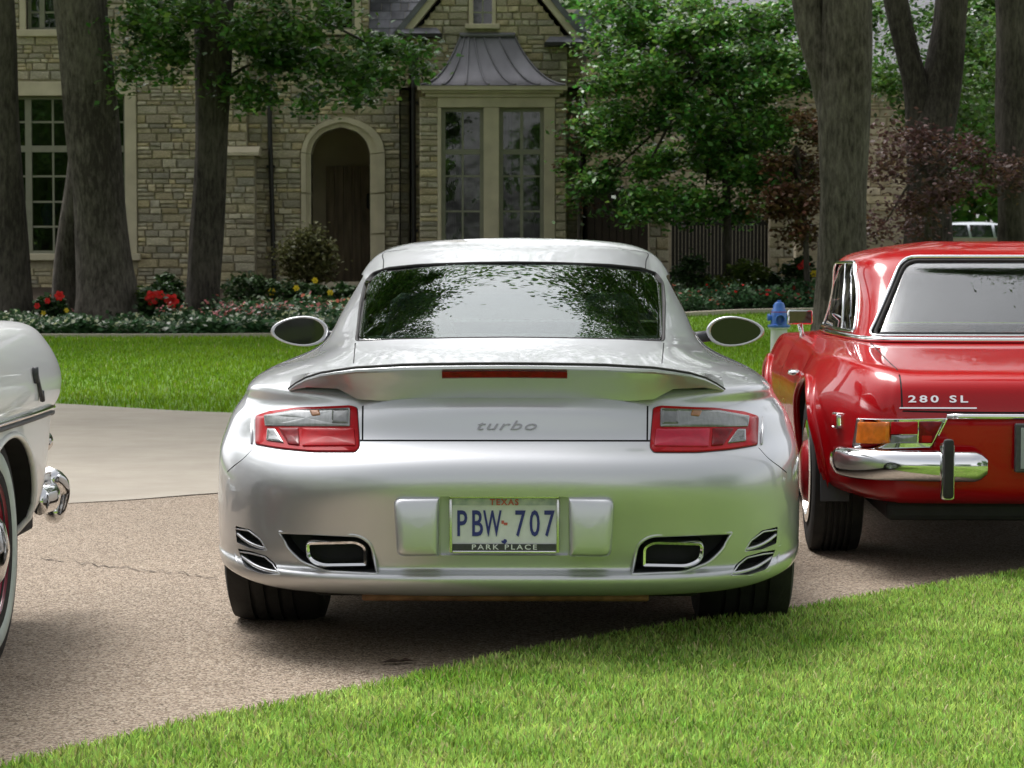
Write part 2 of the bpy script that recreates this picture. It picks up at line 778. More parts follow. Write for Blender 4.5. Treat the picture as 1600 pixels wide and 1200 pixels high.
mb = MB()
ds = [-120, -40, -10, 10, 20, 24, 28, 32, 35, 37, 40, 43, 46, 60, 90, 200, 500, 900]
mb.grid([[(x, d, gz(d)) for x in (-700, -120, -40, -12, 0, 12, 40, 120, 700)] for d in ds])
tag(mb.build('ground', M_SOIL, None, None), kind='structure')

# the drive runs in from the left behind the camera and sweeps round in front of the house
NEAR = curve([(-7.5, -9), (-4.6, -2.0), (-3.0, 2.2), (-2.0, 4.1), (-1.40, 5.02), (-1.03, 5.57), (-.79, 5.93), (-.50, 6.27), (-.346, 6.49), (-.179, 6.72), (0, 6.97), (.19, 7.19), (.396, 7.42), (.604, 7.61), (.94, 7.90), (1.33, 8.33), (1.876, 8.86), (3.3, 10.2), (6, 12.0), (14, 15.5), (30, 18.5)], 5)
FAR = curve([(-30, 26), (-9, 21.9), (-5.5, 20.9), (-3.89, 20.4), (-2.2, 19.1), (0, 18.6), (2.5, 18.7), (6, 19.6), (14, 21.5), (30, 25)], 5)
tag(sheet('driveway', NEAR + [(34, 19), (34, 24)] + FAR[::-1] + [(-34, 26), (-34, -9)], M_AGG, .004, [20]), kind='structure')
SEAM = curve([(-34, 8), (-8, 10.0), (-4, 10.85), (-2.15, 11.72), (-1.465, 12.28), (0, 13.3), (2.5, 14.8), (6, 16.2), (14, 18.2)], 5)
FARIN = [(x, d - .03) for x, d in FAR if -30 < x < 15.2]
sheet('concrete_apron', SEAM + FARIN[::-1] + [(-34, 25.9)], M_CONC, .009, [20])

# grown edge of the near lawn: a low bank of turf
sheet('near_lawn', NEAR + [(60, 19), (60, -60), (-20, -60), (-9, -20)], M_NEARSOIL, .030, None, 'structure', .04)

# crack across the drive
cr = []
random.seed(3)
for px in range(60, 352, 9):
    py = 878 + (px - 60) * .105 + random.uniform(-3, 3)
    d = HC * FPX / (py - 419)
    cr.append(((px - 800) / FPX * d, d))
mb = MB()
for i in range(len(cr) - 1):
    w = random.choice((.0, .004, .009, .014, .006))
    (x0, d0), (x1, d1) = cr[i], cr[i + 1]
    mb.add([(x0, d0 - w, .0085), (x1, d1 - w * .6, .0085), (x1, d1 + w * .6, .0085), (x0, d0 + w, .0085)], [(0, 1, 2, 3)])
tag(mb.build('pavement_crack', mat('crack_dirt', (.06, .045, .035), .9, var=.4, scale=40)), kind='structure')


# ------------------------------------------------------------------ grass
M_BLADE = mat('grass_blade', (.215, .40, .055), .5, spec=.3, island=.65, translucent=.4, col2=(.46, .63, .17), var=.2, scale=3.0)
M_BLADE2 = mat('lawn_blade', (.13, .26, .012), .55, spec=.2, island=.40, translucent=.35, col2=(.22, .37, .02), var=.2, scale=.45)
M_STRAW = mat('straw_blade', (.55, .50, .24), .6, island=.3, translucent=.2)


def inside_poly(px, py, poly):
    x, y = np.asarray(px), np.asarray(py)
    c = np.zeros(len(x), bool)
    j = len(poly) - 1
    for i in range(len(poly)):
        xi, yi = poly[i]
        xj, yj = poly[j]
        if yi != yj:
            k = ((yi > y) != (yj > y)) & (x < (xj - xi) * (y - yi) / (yj - yi) + xi)
            c ^= k
        j = i
    return c


def blades(x, y, z, hgt, wid, lean, mats, frac2=0.0, seg=2):
    n = len(x)
    a = rng.uniform(0, 2 * PI, n)
    b = rng.uniform(0, 2 * PI, n)
    h = hgt * rng.uniform(.55, 1.25, n)
    w = wid * rng.uniform(.7, 1.2, n)
    ln = lean * rng.uniform(.1, 1.2, n) * h
    dx, dy = np.cos(a) * w / 2, np.sin(a) * w / 2
    lx, ly = np.cos(b) * ln, np.sin(b) * ln
    base = np.stack([x, y, z], 1)
    V = np.zeros((n, 5, 3))
    D = np.stack([dx, dy, np.zeros(n)], 1)
    L1 = np.stack([lx * .3, ly * .3, h * .6], 1)
    L2 = np.stack([lx, ly, h * (1 - .25 * np.minimum(1, (ln / h) ** 2))], 1)
    V[:, 0], V[:, 1] = base - D, base + D
    V[:, 2], V[:, 3] = base + L1 + D * .75, base + L1 - D * .75
    V[:, 4] = base + L2
    o = np.arange(n)[:, None] * 5
    q = np.concatenate([o + np.array([0, 1, 2, 3]), o + np.array([3, 2, 4, 4])])
    return V.reshape(-1, 3), q, (rng.random(n) < frac2)


def grass_object(name, x, y, z, hgt, wid, lean, m1, m2, frac2, label, cat='grass'):
    V, q, second = blades(x, y, z, hgt, wid, lean, None, frac2)
    n = len(x)
    # quads, then tip triangles
    me = bpy.data.meshes.new(name)
    o5 = np.arange(n) * 5
    loops = np.empty((n, 7), np.int32)
    for k, i in enumerate((0, 1, 2, 3, 3, 2, 4)):
        loops[:, k] = o5 + i
    me.vertices.add(n * 5)
    me.vertices.foreach_set('co', V.astype(np.float32).ravel())
    me.loops.add(n * 7)
    me.loops.foreach_set('vertex_index', loops.ravel())
    me.polygons.add(n * 2)
    ls = np.empty((n, 2), np.int32)
    ls[:, 0], ls[:, 1] = np.arange(n) * 7, np.arange(n) * 7 + 4
    lt = np.empty((n, 2), np.int32)
    lt[:, 0], lt[:, 1] = 4, 3
    me.polygons.foreach_set('loop_start', ls.ravel())
    me.polygons.foreach_set('loop_total', lt.ravel())
    me.materials.append(m1)
    me.materials.append(m2)
    mi = np.repeat(second.astype(np.int32), 2)
    me.polygons.foreach_set('material_index', mi)
    me.update(calc_edges=True)
    o = link(name, me)
    return tag(o, label, cat, None, 'stuff')


near_poly = NEAR + [(60, 19), (60, -60), (-20, -60), (-9, -20)]
# dense where the camera looks, thinner beyond the frame
n = 480000
x, y = rng.uniform(-2.2, 3.4, n), rng.uniform(4.6, 10.4, n)
k = inside_poly(x, y, near_poly) & (np.abs(x) < .25 * y + .45)
x, y = x[k], y[k]
j = rng.normal(0, .02, len(x))
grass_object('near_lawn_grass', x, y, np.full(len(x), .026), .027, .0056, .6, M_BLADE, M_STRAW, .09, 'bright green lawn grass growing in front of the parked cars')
n = 90000
x, y = rng.uniform(-9, 14, n), rng.uniform(-4, 14, n)
k = inside_poly(x, y, near_poly) & ~((np.abs(x) < .25 * y + .45) & (y > 4.6) & (y < 10.4) & (x > -2.2) & (x < 3.4))
grass_object('side_lawn_grass', x[k], y[k], np.full(k.sum(), .026), .05, .013, .7, M_BLADE, M_STRAW, .05, 'coarser bright lawn grass beyond the near lawn')
EDGE_BED = curve([(-40, 38), (-14, 35.6), (-7.5, 35.0), (-3.0, 35.2), (0, 36.5), (3, 39.4), (5.2, 40.2), (9, 40.6), (20, 41.5), (40, 44)], 6)
far_poly = [(x_, d_ + .02) for x_, d_ in FAR if -25 < x_ < 25] + [(25, 41), (12, 40.9)] + [(x_, d_ - .12) for x_, d_ in EDGE_BED[::-1] if -25 < x_ < 11] + [(-25, 36)]
n = 260000
x, y = rng.uniform(-11, 11, n), rng.uniform(18.5, 41, n)
k = inside_poly(x, y, far_poly) & (np.abs(x) < .24 * y + .8)
x, y = x[k], y[k]
z = np.interp(y, [-60, 20, 35, 40, 46], [0, 0, .15, .43, .77])
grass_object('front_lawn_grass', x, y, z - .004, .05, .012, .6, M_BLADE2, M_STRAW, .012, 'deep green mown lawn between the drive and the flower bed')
# bed of dark mulch up to the house, with a pale stone edging
sheet('flower_bed', EDGE_BED + [(40, 60), (-40, 60)], M_MULCH, .02, [40, 43, 46])
mb = MB()
for i in range(len(EDGE_BED) - 1):
    (x0, d0), (x1, d1) = EDGE_BED[i], EDGE_BED[i + 1]
    wide = .10 if (x0 + x1) / 2 < 1.5 else .34
    mb.add([(x0, d0 - wide, gz(d0) - .02), (x0, d0 - wide, gz(d0) + .05), (x0, d0, gz(d0) + .055), (x1, d1 - wide, gz(d1) - .02), (x1, d1 - wide, gz(d1) + .05), (x1, d1, gz(d1) + .055)], [(0, 3, 4, 1), (1, 4, 5, 2)])
tag(mb.build('bed_kerb', M_PATH), kind='structure')
# ------------------------------------------------------------------ stone house behind the lawn
def hx(px, d):
    return (px - 800.0) / FPX * d


def hz(py, d):
    return at(800, py, d).z


def wp(o, root):
    """parent without moving: children are built in world coordinates"""
    o.parent = root
    o.matrix_parent_inverse = Matrix.Translation(root.location).inverted()
    return o


M_STONE = mat('house_stone', (.30, .25, .16), .9, var=.28, scale=9, island=.16, bump=.9, bscale=14, dist=.03, palette=[(.48, .425, .30), (.42, .38, .275), (.53, .45, .265), (.40, .37, .29), (.56, .51, .38), (.47, .395, .24), (.36, .325, .25), (.54, .49, .365), (.35, .325, .265), (.56, .47, .28)])
M_MORTAR = mat('mortar', (.40, .355, .255), .95, var=.2, scale=10, bump=.3)
M_LIME = mat('cut_limestone', (.55, .49, .36), .85, var=.12, scale=3, bump=.15, bscale=40)
M_SLATE = mat('slate', (.115, .115, .135), .55, var=.3, scale=6, island=.35, bump=.2)
M_COPPER = mat('aged_copper_roof', (.17, .165, .185), .42, .35, var=.22, scale=2.5, stretch=(1, 1, .3))
M_DARKMETAL = mat('dark_metal', (.022, .02, .02), .45, .3)
M_WINFRAME = mat('window_paint', (.25, .25, .19), .6, var=.1, scale=8)
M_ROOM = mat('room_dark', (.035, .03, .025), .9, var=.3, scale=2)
M_DOOR = mat('dark_oak', (.25, .195, .135), .6, var=.4, scale=4, stretch=(4, 4, .4))
M_CURTAIN = mat('curtain', (.15, .12, .10), .9, var=.2, scale=9, stretch=(6, 1, .3))


def pane_mat():
    m = bpy.data.materials.new('pane_glass')
    m.use_nodes = True
    n, l = m.node_tree.nodes, m.node_tree.links
    n.remove(n['Principled BSDF'])
    fr = n.new('ShaderNodeFresnel')
    fr.inputs[0].default_value = 1.75
    tr = n.new('ShaderNodeBsdfTransparent')
    tr.inputs[0].default_value = (.62, .66, .62, 1)
    gl = n.new('ShaderNodeBsdfGlossy')
    gl.inputs['Roughness'].default_value = .02
    no = n.new('ShaderNodeTexNoise')
    no.inputs['Scale'].default_value = 1.6
    tc = n.new('ShaderNodeTexCoord')
    l.new(tc.outputs['Object'], no.inputs['Vector'])
    bp = n.new('ShaderNodeBump')
    bp.inputs['Strength'].default_value = .25
    bp.inputs['Distance'].default_value = .03
    l.new(no.outputs[0], bp.inputs['Height'])
    l.new(bp.outputs[0], gl.inputs['Normal'])
    mx = n.new('ShaderNodeMixShader')
    l.new(fr.outputs[0], mx.inputs[0])
    l.new(tr.outputs[0], mx.inputs[1])
    l.new(gl.outputs[0], mx.inputs[2])
    l.new(mx.outputs[0], n['Material Output'].inputs[0])
    return m


M_PANE = pane_mat()
HOUSE = thing('stone_house', 'large tan stone house with arched entrance, bay window and slate roof behind the lawn', 'house', (-4.0, 46.0, gz(46)))

# stone prototypes: a block with a worked, slightly uneven face
STONES = []
for k in range(6):
    random.seed(50 + k)
    v = [(-.5, .5, -.5), (.5, .5, -.5), (.5, .5, .5), (-.5, .5, .5)]
    j = lambda a: random.uniform(-a, a)
    v += [(-.5, -.1 + j(.1), -.5), (.5, -.1 + j(.1), -.5), (.5, -.1 + j(.1), .5), (-.5, -.1 + j(.1), .5)]
    v += [(-.44 + j(.03), -.5 + j(.12), -.38 + j(.07)), (.44 + j(.03), -.5 + j(.12), -.38 + j(.07)), (.44 + j(.03), -.5 + j(.12), .38 + j(.07)), (-.44 + j(.03), -.5 + j(.12), .38 + j(.07))]
    v += [(j(.15), -.56 + j(.08), j(.1))]
    f = [(0, 1, 5, 4), (1, 2, 6, 5), (2, 3, 7, 6), (3, 0, 4, 7), (4, 5, 9, 8), (5, 6, 10, 9), (6, 7, 11, 10), (7, 4, 8, 11), (8, 9, 12), (9, 10, 12), (10, 11, 12), (11, 8, 12)]
    mb = MB()
    mb.add(v, f)
    STONES.append((mb.mesh('stone', M_STONE), v, f))
ALL_STONES = []          # (area in view, wall object, centre, size)


def lay_stones(wall, d, z0, z1, spans, seed, hr=(.08, .185), wr=(.12, .40), dep=.055):
    """courses of stone over a wall face at distance d; spans(za, zb) -> free intervals in x"""
    r = random.Random(seed)
    z = z0
    while z < z1 - .05:
        h = min(r.uniform(*hr), z1 - z)
        for a, b in spans(z, z + h):
            x = a
            while x < b - .06:
                w = r.uniform(*wr) * (1.25 if h > .16 else .9)
                if b - (x + w) < .14:
                    w = b - x
                if h > .14 and w < .36 and r.random() < .5:       # two thin ones instead of a tall one
                    parts = [(z, h * .5), (z + h * .5, h * .5)]
                else:
                    parts = [(z, h)]
                for zz_, hh in parts:
                    ALL_STONES.append((w * hh, wall, (x + w / 2, d - .015 + r.uniform(-.012, .012), zz_ + hh / 2), (w - .016, dep, hh - .014), r.randrange(6), r.random() < .5))
                x += w
        z += h


def minus(a, b, holes):
    out = [(a, b)]
    for h0, h1 in holes:
        nxt = []
        for p, q in out:
            if h1 <= p or h0 >= q:
                nxt.append((p, q))
            else:
                if h0 - p > .05:
                    nxt.append((p, h0))
                if q - h1 > .05:
                    nxt.append((h1, q))
        out = nxt
    return out


D0 = 46.0
# holes in the main front: (px0, px1, py0, py1) of the dressed surrounds
H_BIG = (-42, 216, 128, 408)
H_UP1 = (36, 130, -150, 58)
H_UP2 = (488, 566, -150, 56)
ARCH_O = [(472, 452), (472, 238), (478, 218), (494, 198), (518, 187), (537, 183), (556, 187), (580, 198), (597, 218), (602, 238), (602, 452)]
ARCH_I = [(487, 452), (487, 240), (492, 223), (506, 208), (521, 202), (534, 199), (547, 202), (561, 208), (574, 223), (579, 240), (579, 452)]


ARCH_O = ARCH_O[:1] + curve(ARCH_O[1:10], 3) + ARCH_O[10:]
ARCH_I = ARCH_I[:1] + curve(ARCH_I[1:10], 3) + ARCH_I[10:]


def rect_holes(rects, za, zb, d):
    out = []
    for p0, p1, q0, q1 in rects:
        if hz(q1, d) < zb - .02 and hz(q0, d) > za + .02:
            out.append((hx(p0, d), hx(p1, d)))
    return out


def arch_hole(za, zb, d):
    zm = (za + zb) / 2
    poly = [(hx(p, d), hz(q, d)) for p, q in ARCH_O]
    if zm > max(p[1] for p in poly):
        return []
    a, b = width_at0(poly, max(zm, min(p[1] for p in poly) + .01))
    return [(a, b)]


def width_at0(poly, z):
    xs = []
    for i in range(len(poly)):
        a, b = poly[i - 1], poly[i]
        if (a[1] - z) * (b[1] - z) <= 0 and a[1] != b[1]:
            xs.append(a[0] + (b[0] - a[0]) * (z - a[1]) / (b[1] - a[1]))
    return (min(xs), max(xs)) if len(xs) > 1 else (poly[0][0], poly[0][0] + .001)


def wall_with_holes(name, x0, x1, z0, z1, d, holes, thick=.35):
    """solid wall slab with rectangular or polygonal openings carved out"""
    o = MB().box(x0, x1, d, d + thick, z0, z1).build(name, M_MORTAR)
    for poly in holes:
        c = MB().prism(poly, 'y', d - .3, d + thick + .3).build('cutter', M_MORTAR)
        md = o.modifiers.new('hole', 'BOOLEAN')
        md.operation = 'DIFFERENCE'
        md.object = c
        md.solver = 'MANIFOLD'
        dg = bpy.context.evaluated_depsgraph_get()
        me = bpy.data.meshes.new_from_object(o.evaluated_get(dg), depsgraph=dg)
        o.modifiers.clear()
        old, o.data = o.data, me
        bpy.data.meshes.remove(old)
        cd = c.data
        bpy.data.objects.remove(c)
        bpy.data.meshes.remove(cd)
    me = o.data
    me.name = name
    return wp(o, HOUSE)


def rpoly(p0, p1, q0, q1, d):
    a, b, c, e = hx(p0, d), hx(p1, d), hz(q1, d), hz(q0, d)
    return [(a, c), (b, c), (b, e), (a, e)]


BIG_IN = (-32, 198, 150, 396)
UP1_IN = (46, 120, -140, 47)
UP2_IN = (497, 556, -140, 47)
GB = gz(46) - .6
TOPZ = 8.6
EAVE = hz(57, D0)
arch_poly = [(hx(p, D0), hz(q + (60 if q > 440 else 0), D0)) for p, q in ARCH_I]
w_main = wall_with_holes('front_wall', hx(-330, D0), hx(640, D0), GB, EAVE, D0, [rpoly(*BIG_IN, D0), arch_poly, rpoly(46, 120, 0, 47, D0)[:2] + [(hx(120, D0), EAVE + 1), (hx(46, D0), EAVE + 1)], rpoly(497, 556, 0, 47, D0)[:2] + [(hx(556, D0), EAVE + 1), (hx(497, D0), EAVE + 1)]])
w_up = wall_with_holes('upper_wall', hx(-330, D0), hx(578, D0), EAVE + .001, TOPZ, D0, [[(hx(46, D0), EAVE - 1), (hx(120, D0), EAVE - 1), (hx(120, D0), hz(-140, D0)), (hx(46, D0), hz(-140, D0))], [(hx(497, D0), EAVE - 1), (hx(556, D0), EAVE - 1), (hx(556, D0), hz(-140, D0)), (hx(497, D0), hz(-140, D0))]])
BUTT = (338, 400)


def spans_main(za, zb):
    h = rect_holes([H_BIG, H_UP1, H_UP2], za, zb, D0) + arch_hole(za, zb, D0)
    if hz(238, D0) > zb - .1:
        h.append((hx(BUTT[0], D0), hx(BUTT[1], D0)))
    else:
        h.append((hx(343, D0), hx(389, D0)))
    right = 640 if zb <= EAVE else 578
    return minus(hx(-120, D0), hx(right, D0), h)


lay_stones(w_main, D0, gz(46) - .1, EAVE, spans_main, 1)
lay_stones(w_up, D0, EAVE, 7.4, spans_main, 2)

# buttress with a weathered cap, narrower above
butt = MB().box(hx(BUTT[0], 45.55) + .02, hx(BUTT[1], 45.55) - .02, 45.55, D0 - .002, GB, hz(243, 45.55)).build('buttress', M_MORTAR)
wp(butt, HOUSE)
lay_stones(butt, 45.55, gz(46) - .1, hz(243, 45.55), lambda a, b: [(hx(BUTT[0], 45.55), hx(BUTT[1], 45.55))], 3, wr=(.2, .42))
mb = MB()
mb.prism([(45.42, hz(243, 45.5)), (45.42, hz(238, 45.5)), (45.7, hz(228, 45.5)), (D0 - .003, hz(228, 45.5)), (D0 - .003, hz(243, 45.5))], 'x', hx(333, 45.5), hx(406, 45.5))
wp(mb.build('buttress_cap', M_LIME), HOUSE)
chim = MB().box(hx(345, 45.75) + .02, hx(388, 45.75) - .02, 45.75, D0 - .002, hz(228, 45.5) + .002, 8.2).build('chimney_breast', M_MORTAR)
wp(chim, HOUSE)
lay_stones(chim, 45.75, hz(228, 45.5) + .002, 7.2, lambda a, b: [(hx(345, 45.75), hx(388, 45.75))], 4, wr=(.16, .34))

# right gable over the bay
DG = 45.6
gx0, gx1, gxc = hx(643, DG), hx(886, DG), hx(765, DG)
gze, gza = hz(62, DG), hz(-92, DG)
gab = MB().prism([(gx0, GB), (gx1, GB), (gx1, gze), (gxc, gza), (gx0, gze)], 'y', DG, DG + .45).build('gable_wall', M_MORTAR)
wp(gab, HOUSE)
GW = (738, 770, -60, 40)


def spans_gable(za, zb):
    zm = (za + zb) / 2
    if zm > gze:
        k = (zm - gze) / (gza - gze)
        a, b = gx0 + (gxc - gx0) * k, gx1 + (gxc - gx1) * k
    else:
        a, b = gx0, gx1
    h = rect_holes([(733, 775, -60, 46)], za, zb, DG)
    if zm < hz(60, DG):
        h += [(hx(716, DG), hx(808, DG))] if zm > hz(135, DG) else [(hx(668, DG), hx(872, DG))]
    return minus(a, b, h) if b - a > .3 else []


lay_stones(gab, DG, gz(46) - .1, gza - .2, spans_gable, 5)
# the wing behind it, seen past the right corner
wg = MB().box(gx1 - .2, hx(908, 47.2), DG + .46, 55, GB, gze - .1).build('return_wall', M_MORTAR)
wp(wg, HOUSE)
lay_stones(wg, DG + .46, gz(46) - .1, gze - .12, lambda a, b: [(gx1 + .005, hx(908, 47.2))], 6, wr=(.15, .3))
# coping, rakes and roof of the gable
for s, xe in ((-1, gx0), (1, gx1)):
    dx, dz = gxc - xe, gza - gze
    L = math.hypot(dx, dz)
    ux, uz = dx / L, dz / L
    px_, pz_ = -uz * (1 if s > 0 else -1) * -1, abs(ux)
    e0 = (xe + s * .26, gze - .26 * abs(uz / ux) * 0 - .18)
    a0 = (gxc, gza + .12)
    t = .11
    mb = MB()
    mb.prism([e0, a0, (a0[0], a0[1] + t * 1.6), (e0[0] + s * .10, e0[1] + t * .7)], 'y', DG - .12, DG + .2)
    wp(mb.build('rake_coping', M_LIME), HOUSE)
    mb = MB()
    f0, f1 = (e0[0] + s * .09, e0[1] + .09), (a0[0], a0[1] + t * 1.6 + .01)
    mb.prism([f0, f1, (f1[0], f1[1] + .09), (f0[0] + s * .12, f0[1] + .04)], 'y', DG - .16, 58)
    wp(mb.build('gable_roof', M_SLATE), HOUSE)
for p0, p1, q0, q1 in ((624, 692, 46, 61), (850, 912, 60, 74)):
    mb = MB()
    z0, z1 = hz(q1, DG), hz(q0, DG)
    mb.box(hx(p0, DG), hx(p1, DG), DG - .38, DG - .03, z0, z0 + (z1 - z0) * .4)
    wp(mb.build('eave_gutter', M_DARKMETAL), HOUSE)
    mb = MB()
    xa, xb = hx(p0, DG) + .02, hx(p1, DG) - .02
    mb.add([(xa, DG - .36, z0 + (z1 - z0) * .42), (xb, DG - .36, z0 + (z1 - z0) * .42), (xb - .1, DG - .005, z1 + .05), (xa + .1, DG - .005, z1 + .05), (xa, DG - .004, z0 + .04), (xb, DG - .004, z0 + .04)], [(0, 1, 2, 3), (0, 3, 4), (1, 5, 2), (0, 4, 5, 1), (3, 2, 5, 4)])
    wp(mb.build('eave_return', M_SLATE), HOUSE)
# small slated roof between the tall front and the gable
rf = MB().prism([(45.75, hz(57, 45.75)), (45.75, hz(60, 45.75)), (52, hz(60, 45.75)), (52, hz(57, 45.75) + 7.2)], 'x', hx(579, 45.9), hx(700, 45.9)).build('roof', M_MORTAR)
wp(rf, HOUSE)
mb = MB()
r_ = random.Random(9)
for i in range(16):
    y = 45.72 + i * .155
    z = hz(57, 45.75) + (y - 45.75) * 1.152 + .004
    x = hx(579, 45.9) - r_.uniform(0, .18)
    while x < hx(690, 45.9):
        w = r_.uniform(.16, .28)
        k = r_.uniform(0, .012)
        xa, xb = max(x, hx(578, 45.9)), x + w - .008
        if xb > xa:
            mb.add([(xa, y, z + .02 + k), (xb, y, z + .02 + k), (xb, y + .19, z + .219 + k), (xa, y + .19, z + .219 + k), (xa, y, z - .01), (xb, y, z - .01)], [(0, 1, 2, 3), (4, 5, 1, 0)])
        x += w
o = wp(mb.build('slates', M_SLATE), rf)
o.matrix_parent_inverse = Matrix.Identity(4)
o['kind'] = 'stuff'
# main roof far above the frame
mb = MB()
mb.prism([(45.5, TOPZ - .1), (45.5, TOPZ + .05), (51, TOPZ + 5), (56.5, TOPZ + .05), (56.5, TOPZ - .1)], 'x', hx(-345, 46), hx(590, 46))
wp(mb.build('main_roof', M_SLATE), HOUSE)
wp(MB().box(hx(-330, D0), gx1 - .21, 54.5, 55, GB, TOPZ - .12).box(hx(-330, D0), hx(-330, D0) + .4, D0 + .36, 54.49, GB, TOPZ - .12).build('rear_wall', M_MORTAR), HOUSE)


# ---- windows
def window(p0, p1, q0, q1, d, cols, rows, mullions=(), transoms=(), room=True, fw=4.5, rec=.14, curtain=False):
    """p/q: clear opening in photo pixels; cols, rows: glazing-bar positions in pixels"""
    x0, x1, z0, z1 = hx(p0, d), hx(p1, d), hz(q1, d), hz(q0, d)
    u = d / FPX
    yf = d + rec
    fr = MB()
    t = fw * u
    fr.box(x0, x1, yf, yf + .07, z1 - t, z1)
    fr.box(x0, x1, yf, yf + .07, z0, z0 + t)
    fr.box(x0, x0 + t, yf + .001, yf + .069, z0 + t, z1 - t)
    fr.box(x1 - t, x1, yf + .001, yf + .069, z0 + t, z1 - t)
    w = wp(fr.build('window', M_WINFRAME), HOUSE)
    xs = sorted([x0 + t] + [hx(c, d) for c, _ in cols] + [x1 - t])
    zs = sorted([z0 + t] + [hz(r_, d) for r_, _ in rows] + [z1 - t])
    for c, k in cols:
        b = MB().box(hx(c - k / 2, d), hx(c + k / 2, d), yf + (.012 if k < 5 else -.012), yf + (.05 if k < 5 else .075), z0 + t, z1 - t)
        o = wp(b.build('muntin' if k < 5 else 'mullion', M_WINFRAME), w)
        o.matrix_parent_inverse = Matrix.Identity(4)
    for r_, k in rows:
        b = MB().box(x0 + t, x1 - t, yf + (.015 if k < 5 else -.008), yf + (.048 if k < 5 else .072), hz(r_ + k / 2, d), hz(r_ - k / 2, d))
        o = wp(b.build('muntin' if k < 5 else 'transom', M_WINFRAME), w)
        o.matrix_parent_inverse = Matrix.Identity(4)
    for i in range(len(xs) - 1):
        for j in range(len(zs) - 1):
            b = MB().box(xs[i] + .002, xs[i + 1] - .002, yf + .028, yf + .033, zs[j] + .002, zs[j + 1] - .002)
            o = wp(b.build('pane', M_PANE), w)
            o.matrix_parent_inverse = Matrix.Identity(4)
            o.rotation_euler = (0, 0, 0)
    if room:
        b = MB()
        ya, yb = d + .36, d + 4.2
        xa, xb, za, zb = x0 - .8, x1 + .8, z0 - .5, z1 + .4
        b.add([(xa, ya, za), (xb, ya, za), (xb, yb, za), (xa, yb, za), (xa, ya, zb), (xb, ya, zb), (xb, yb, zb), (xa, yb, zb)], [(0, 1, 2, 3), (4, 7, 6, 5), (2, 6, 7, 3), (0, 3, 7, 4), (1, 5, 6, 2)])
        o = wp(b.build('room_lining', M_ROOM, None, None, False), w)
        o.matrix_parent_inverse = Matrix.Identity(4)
    if curtain:
        for a, b_ in curtain:
            mb = MB()
            n_ = 26
            top, bot = [], []
            for k in range(n_ + 1):
                x = hx(a + (b_ - a) * k / n_, d)
                y = d + rec + .2 + .03 * math.sin(k * 1.9)
                top.append((x, y, z1 - t))
                bot.append((x, y + .01 * math.sin(k), z0 + t))
            mb.grid([bot, top])
            o = wp(mb.build('curtain', M_CURTAIN, None, 180), w)
            o.matrix_parent_inverse = Matrix.Identity(4)
    return w


def surround(p0, p1, q0, q1, i0, i1, j0, j1, d, sill=None):
    """dressed limestone round an opening: outer pixels p/q, clear opening i/j"""
    y0, y1 = d - .07, d + .13
    parts = [('lintel', hx(p0, d), hx(p1, d), hz(j0, d), hz(q0, d)),
             ('jamb', hx(p0, d), hx(i0, d), hz(j1, d), hz(j0, d) - .002),
             ('jamb', hx(i1, d), hx(p1, d), hz(j1, d), hz(j0, d) - .002)]
    for nm, a, b, c, e in parts:
        wp(MB().box(a, b, y0, y1, c, e, 0, .012).build(nm, M_LIME), HOUSE)
    if sill:
        wp(MB().box(hx(p0 - 6, d), hx(p1 + 6, d), d - .16, y1, hz(sill, d), hz(j1, d) - .002, 0, .015).build('sill', M_LIME), HOUSE)


surround(*H_BIG, *BIG_IN, D0, 407)
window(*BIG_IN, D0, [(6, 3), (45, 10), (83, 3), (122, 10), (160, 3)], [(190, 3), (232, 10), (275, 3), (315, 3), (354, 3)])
surround(36, 130, -150, 58, 46, 120, -140, 47, D0, 58)
window(*UP1_IN, D0, [(68, 8), (98, 3)], [(18, 3), (-20, 3), (-60, 3)], fw=5)
surround(488, 566, -150, 56, 497, 556, -140, 47, D0, 55)
window(*UP2_IN, D0, [(527, 8)], [(25, 3), (-15, 3), (-55, 3)], fw=5)
surround(733, 775, -60, 46, 740, 769, -50, 38, DG, 46)
wp(MB().box(hx(740, DG), hx(769, DG), DG - .03, DG - .012, hz(38, DG), hz(-50, DG)).build('gable_light', mat('leaded_glass', (.012, .012, .013), .08, coat=1.0)), HOUSE)
wp(MB().box(hx(740, DG), hx(769, DG), DG - .045, DG - .031, hz(21, DG), hz(18.5, DG)).box(hx(753.5, DG), hx(755.5, DG), DG - .047, DG - .031, hz(38, DG), hz(-50, DG)).build('gable_light_bar', M_WINFRAME), HOUSE)
# things on the sill inside the big window
for nm, m, (p0, p1, q0, q1), lab in (('vase', mat('blue_glaze', (.02, .04, .22), .2, coat=1.), (64, 90, 314, 352), 'blue glazed vase standing inside the big ground floor window'),
                                     ('parcel', mat('orange_card', (.55, .22, .03), .7, var=.1), (32, 42, 340, 368), 'orange box standing inside the big ground floor window')):
    a, b, c, e = hx(p0, 46.42), hx(p1, 46.42), hz(q1, 46.42), hz(q0, 46.42)
    t = thing(nm, lab, nm, ((a + b) / 2, 46.42, c))
    if nm == 'vase':
        w, h = (b - a) / 2, e - c
        o = MB().lathe([(.001, 0), (w * .6, 0), (w, h * .45), (w * .9, h * .7), (w * .5, h * .85), (w * .6, h), (w * .5, h), (w * .4, h * .85), (.001, h * .7)], n=20).build('vase_body', m, t, 60)
    else:
        o = MB().box(-(b - a) / 2, (b - a) / 2, -.1, .1, 0, e - c, 0, .01).build('carton', m, t)
    st = MB().box(a - .1, b + .1, 46.33, 46.62, c - .06, c - .001).build('shelf', M_DOOR)
    wp(st, HOUSE)

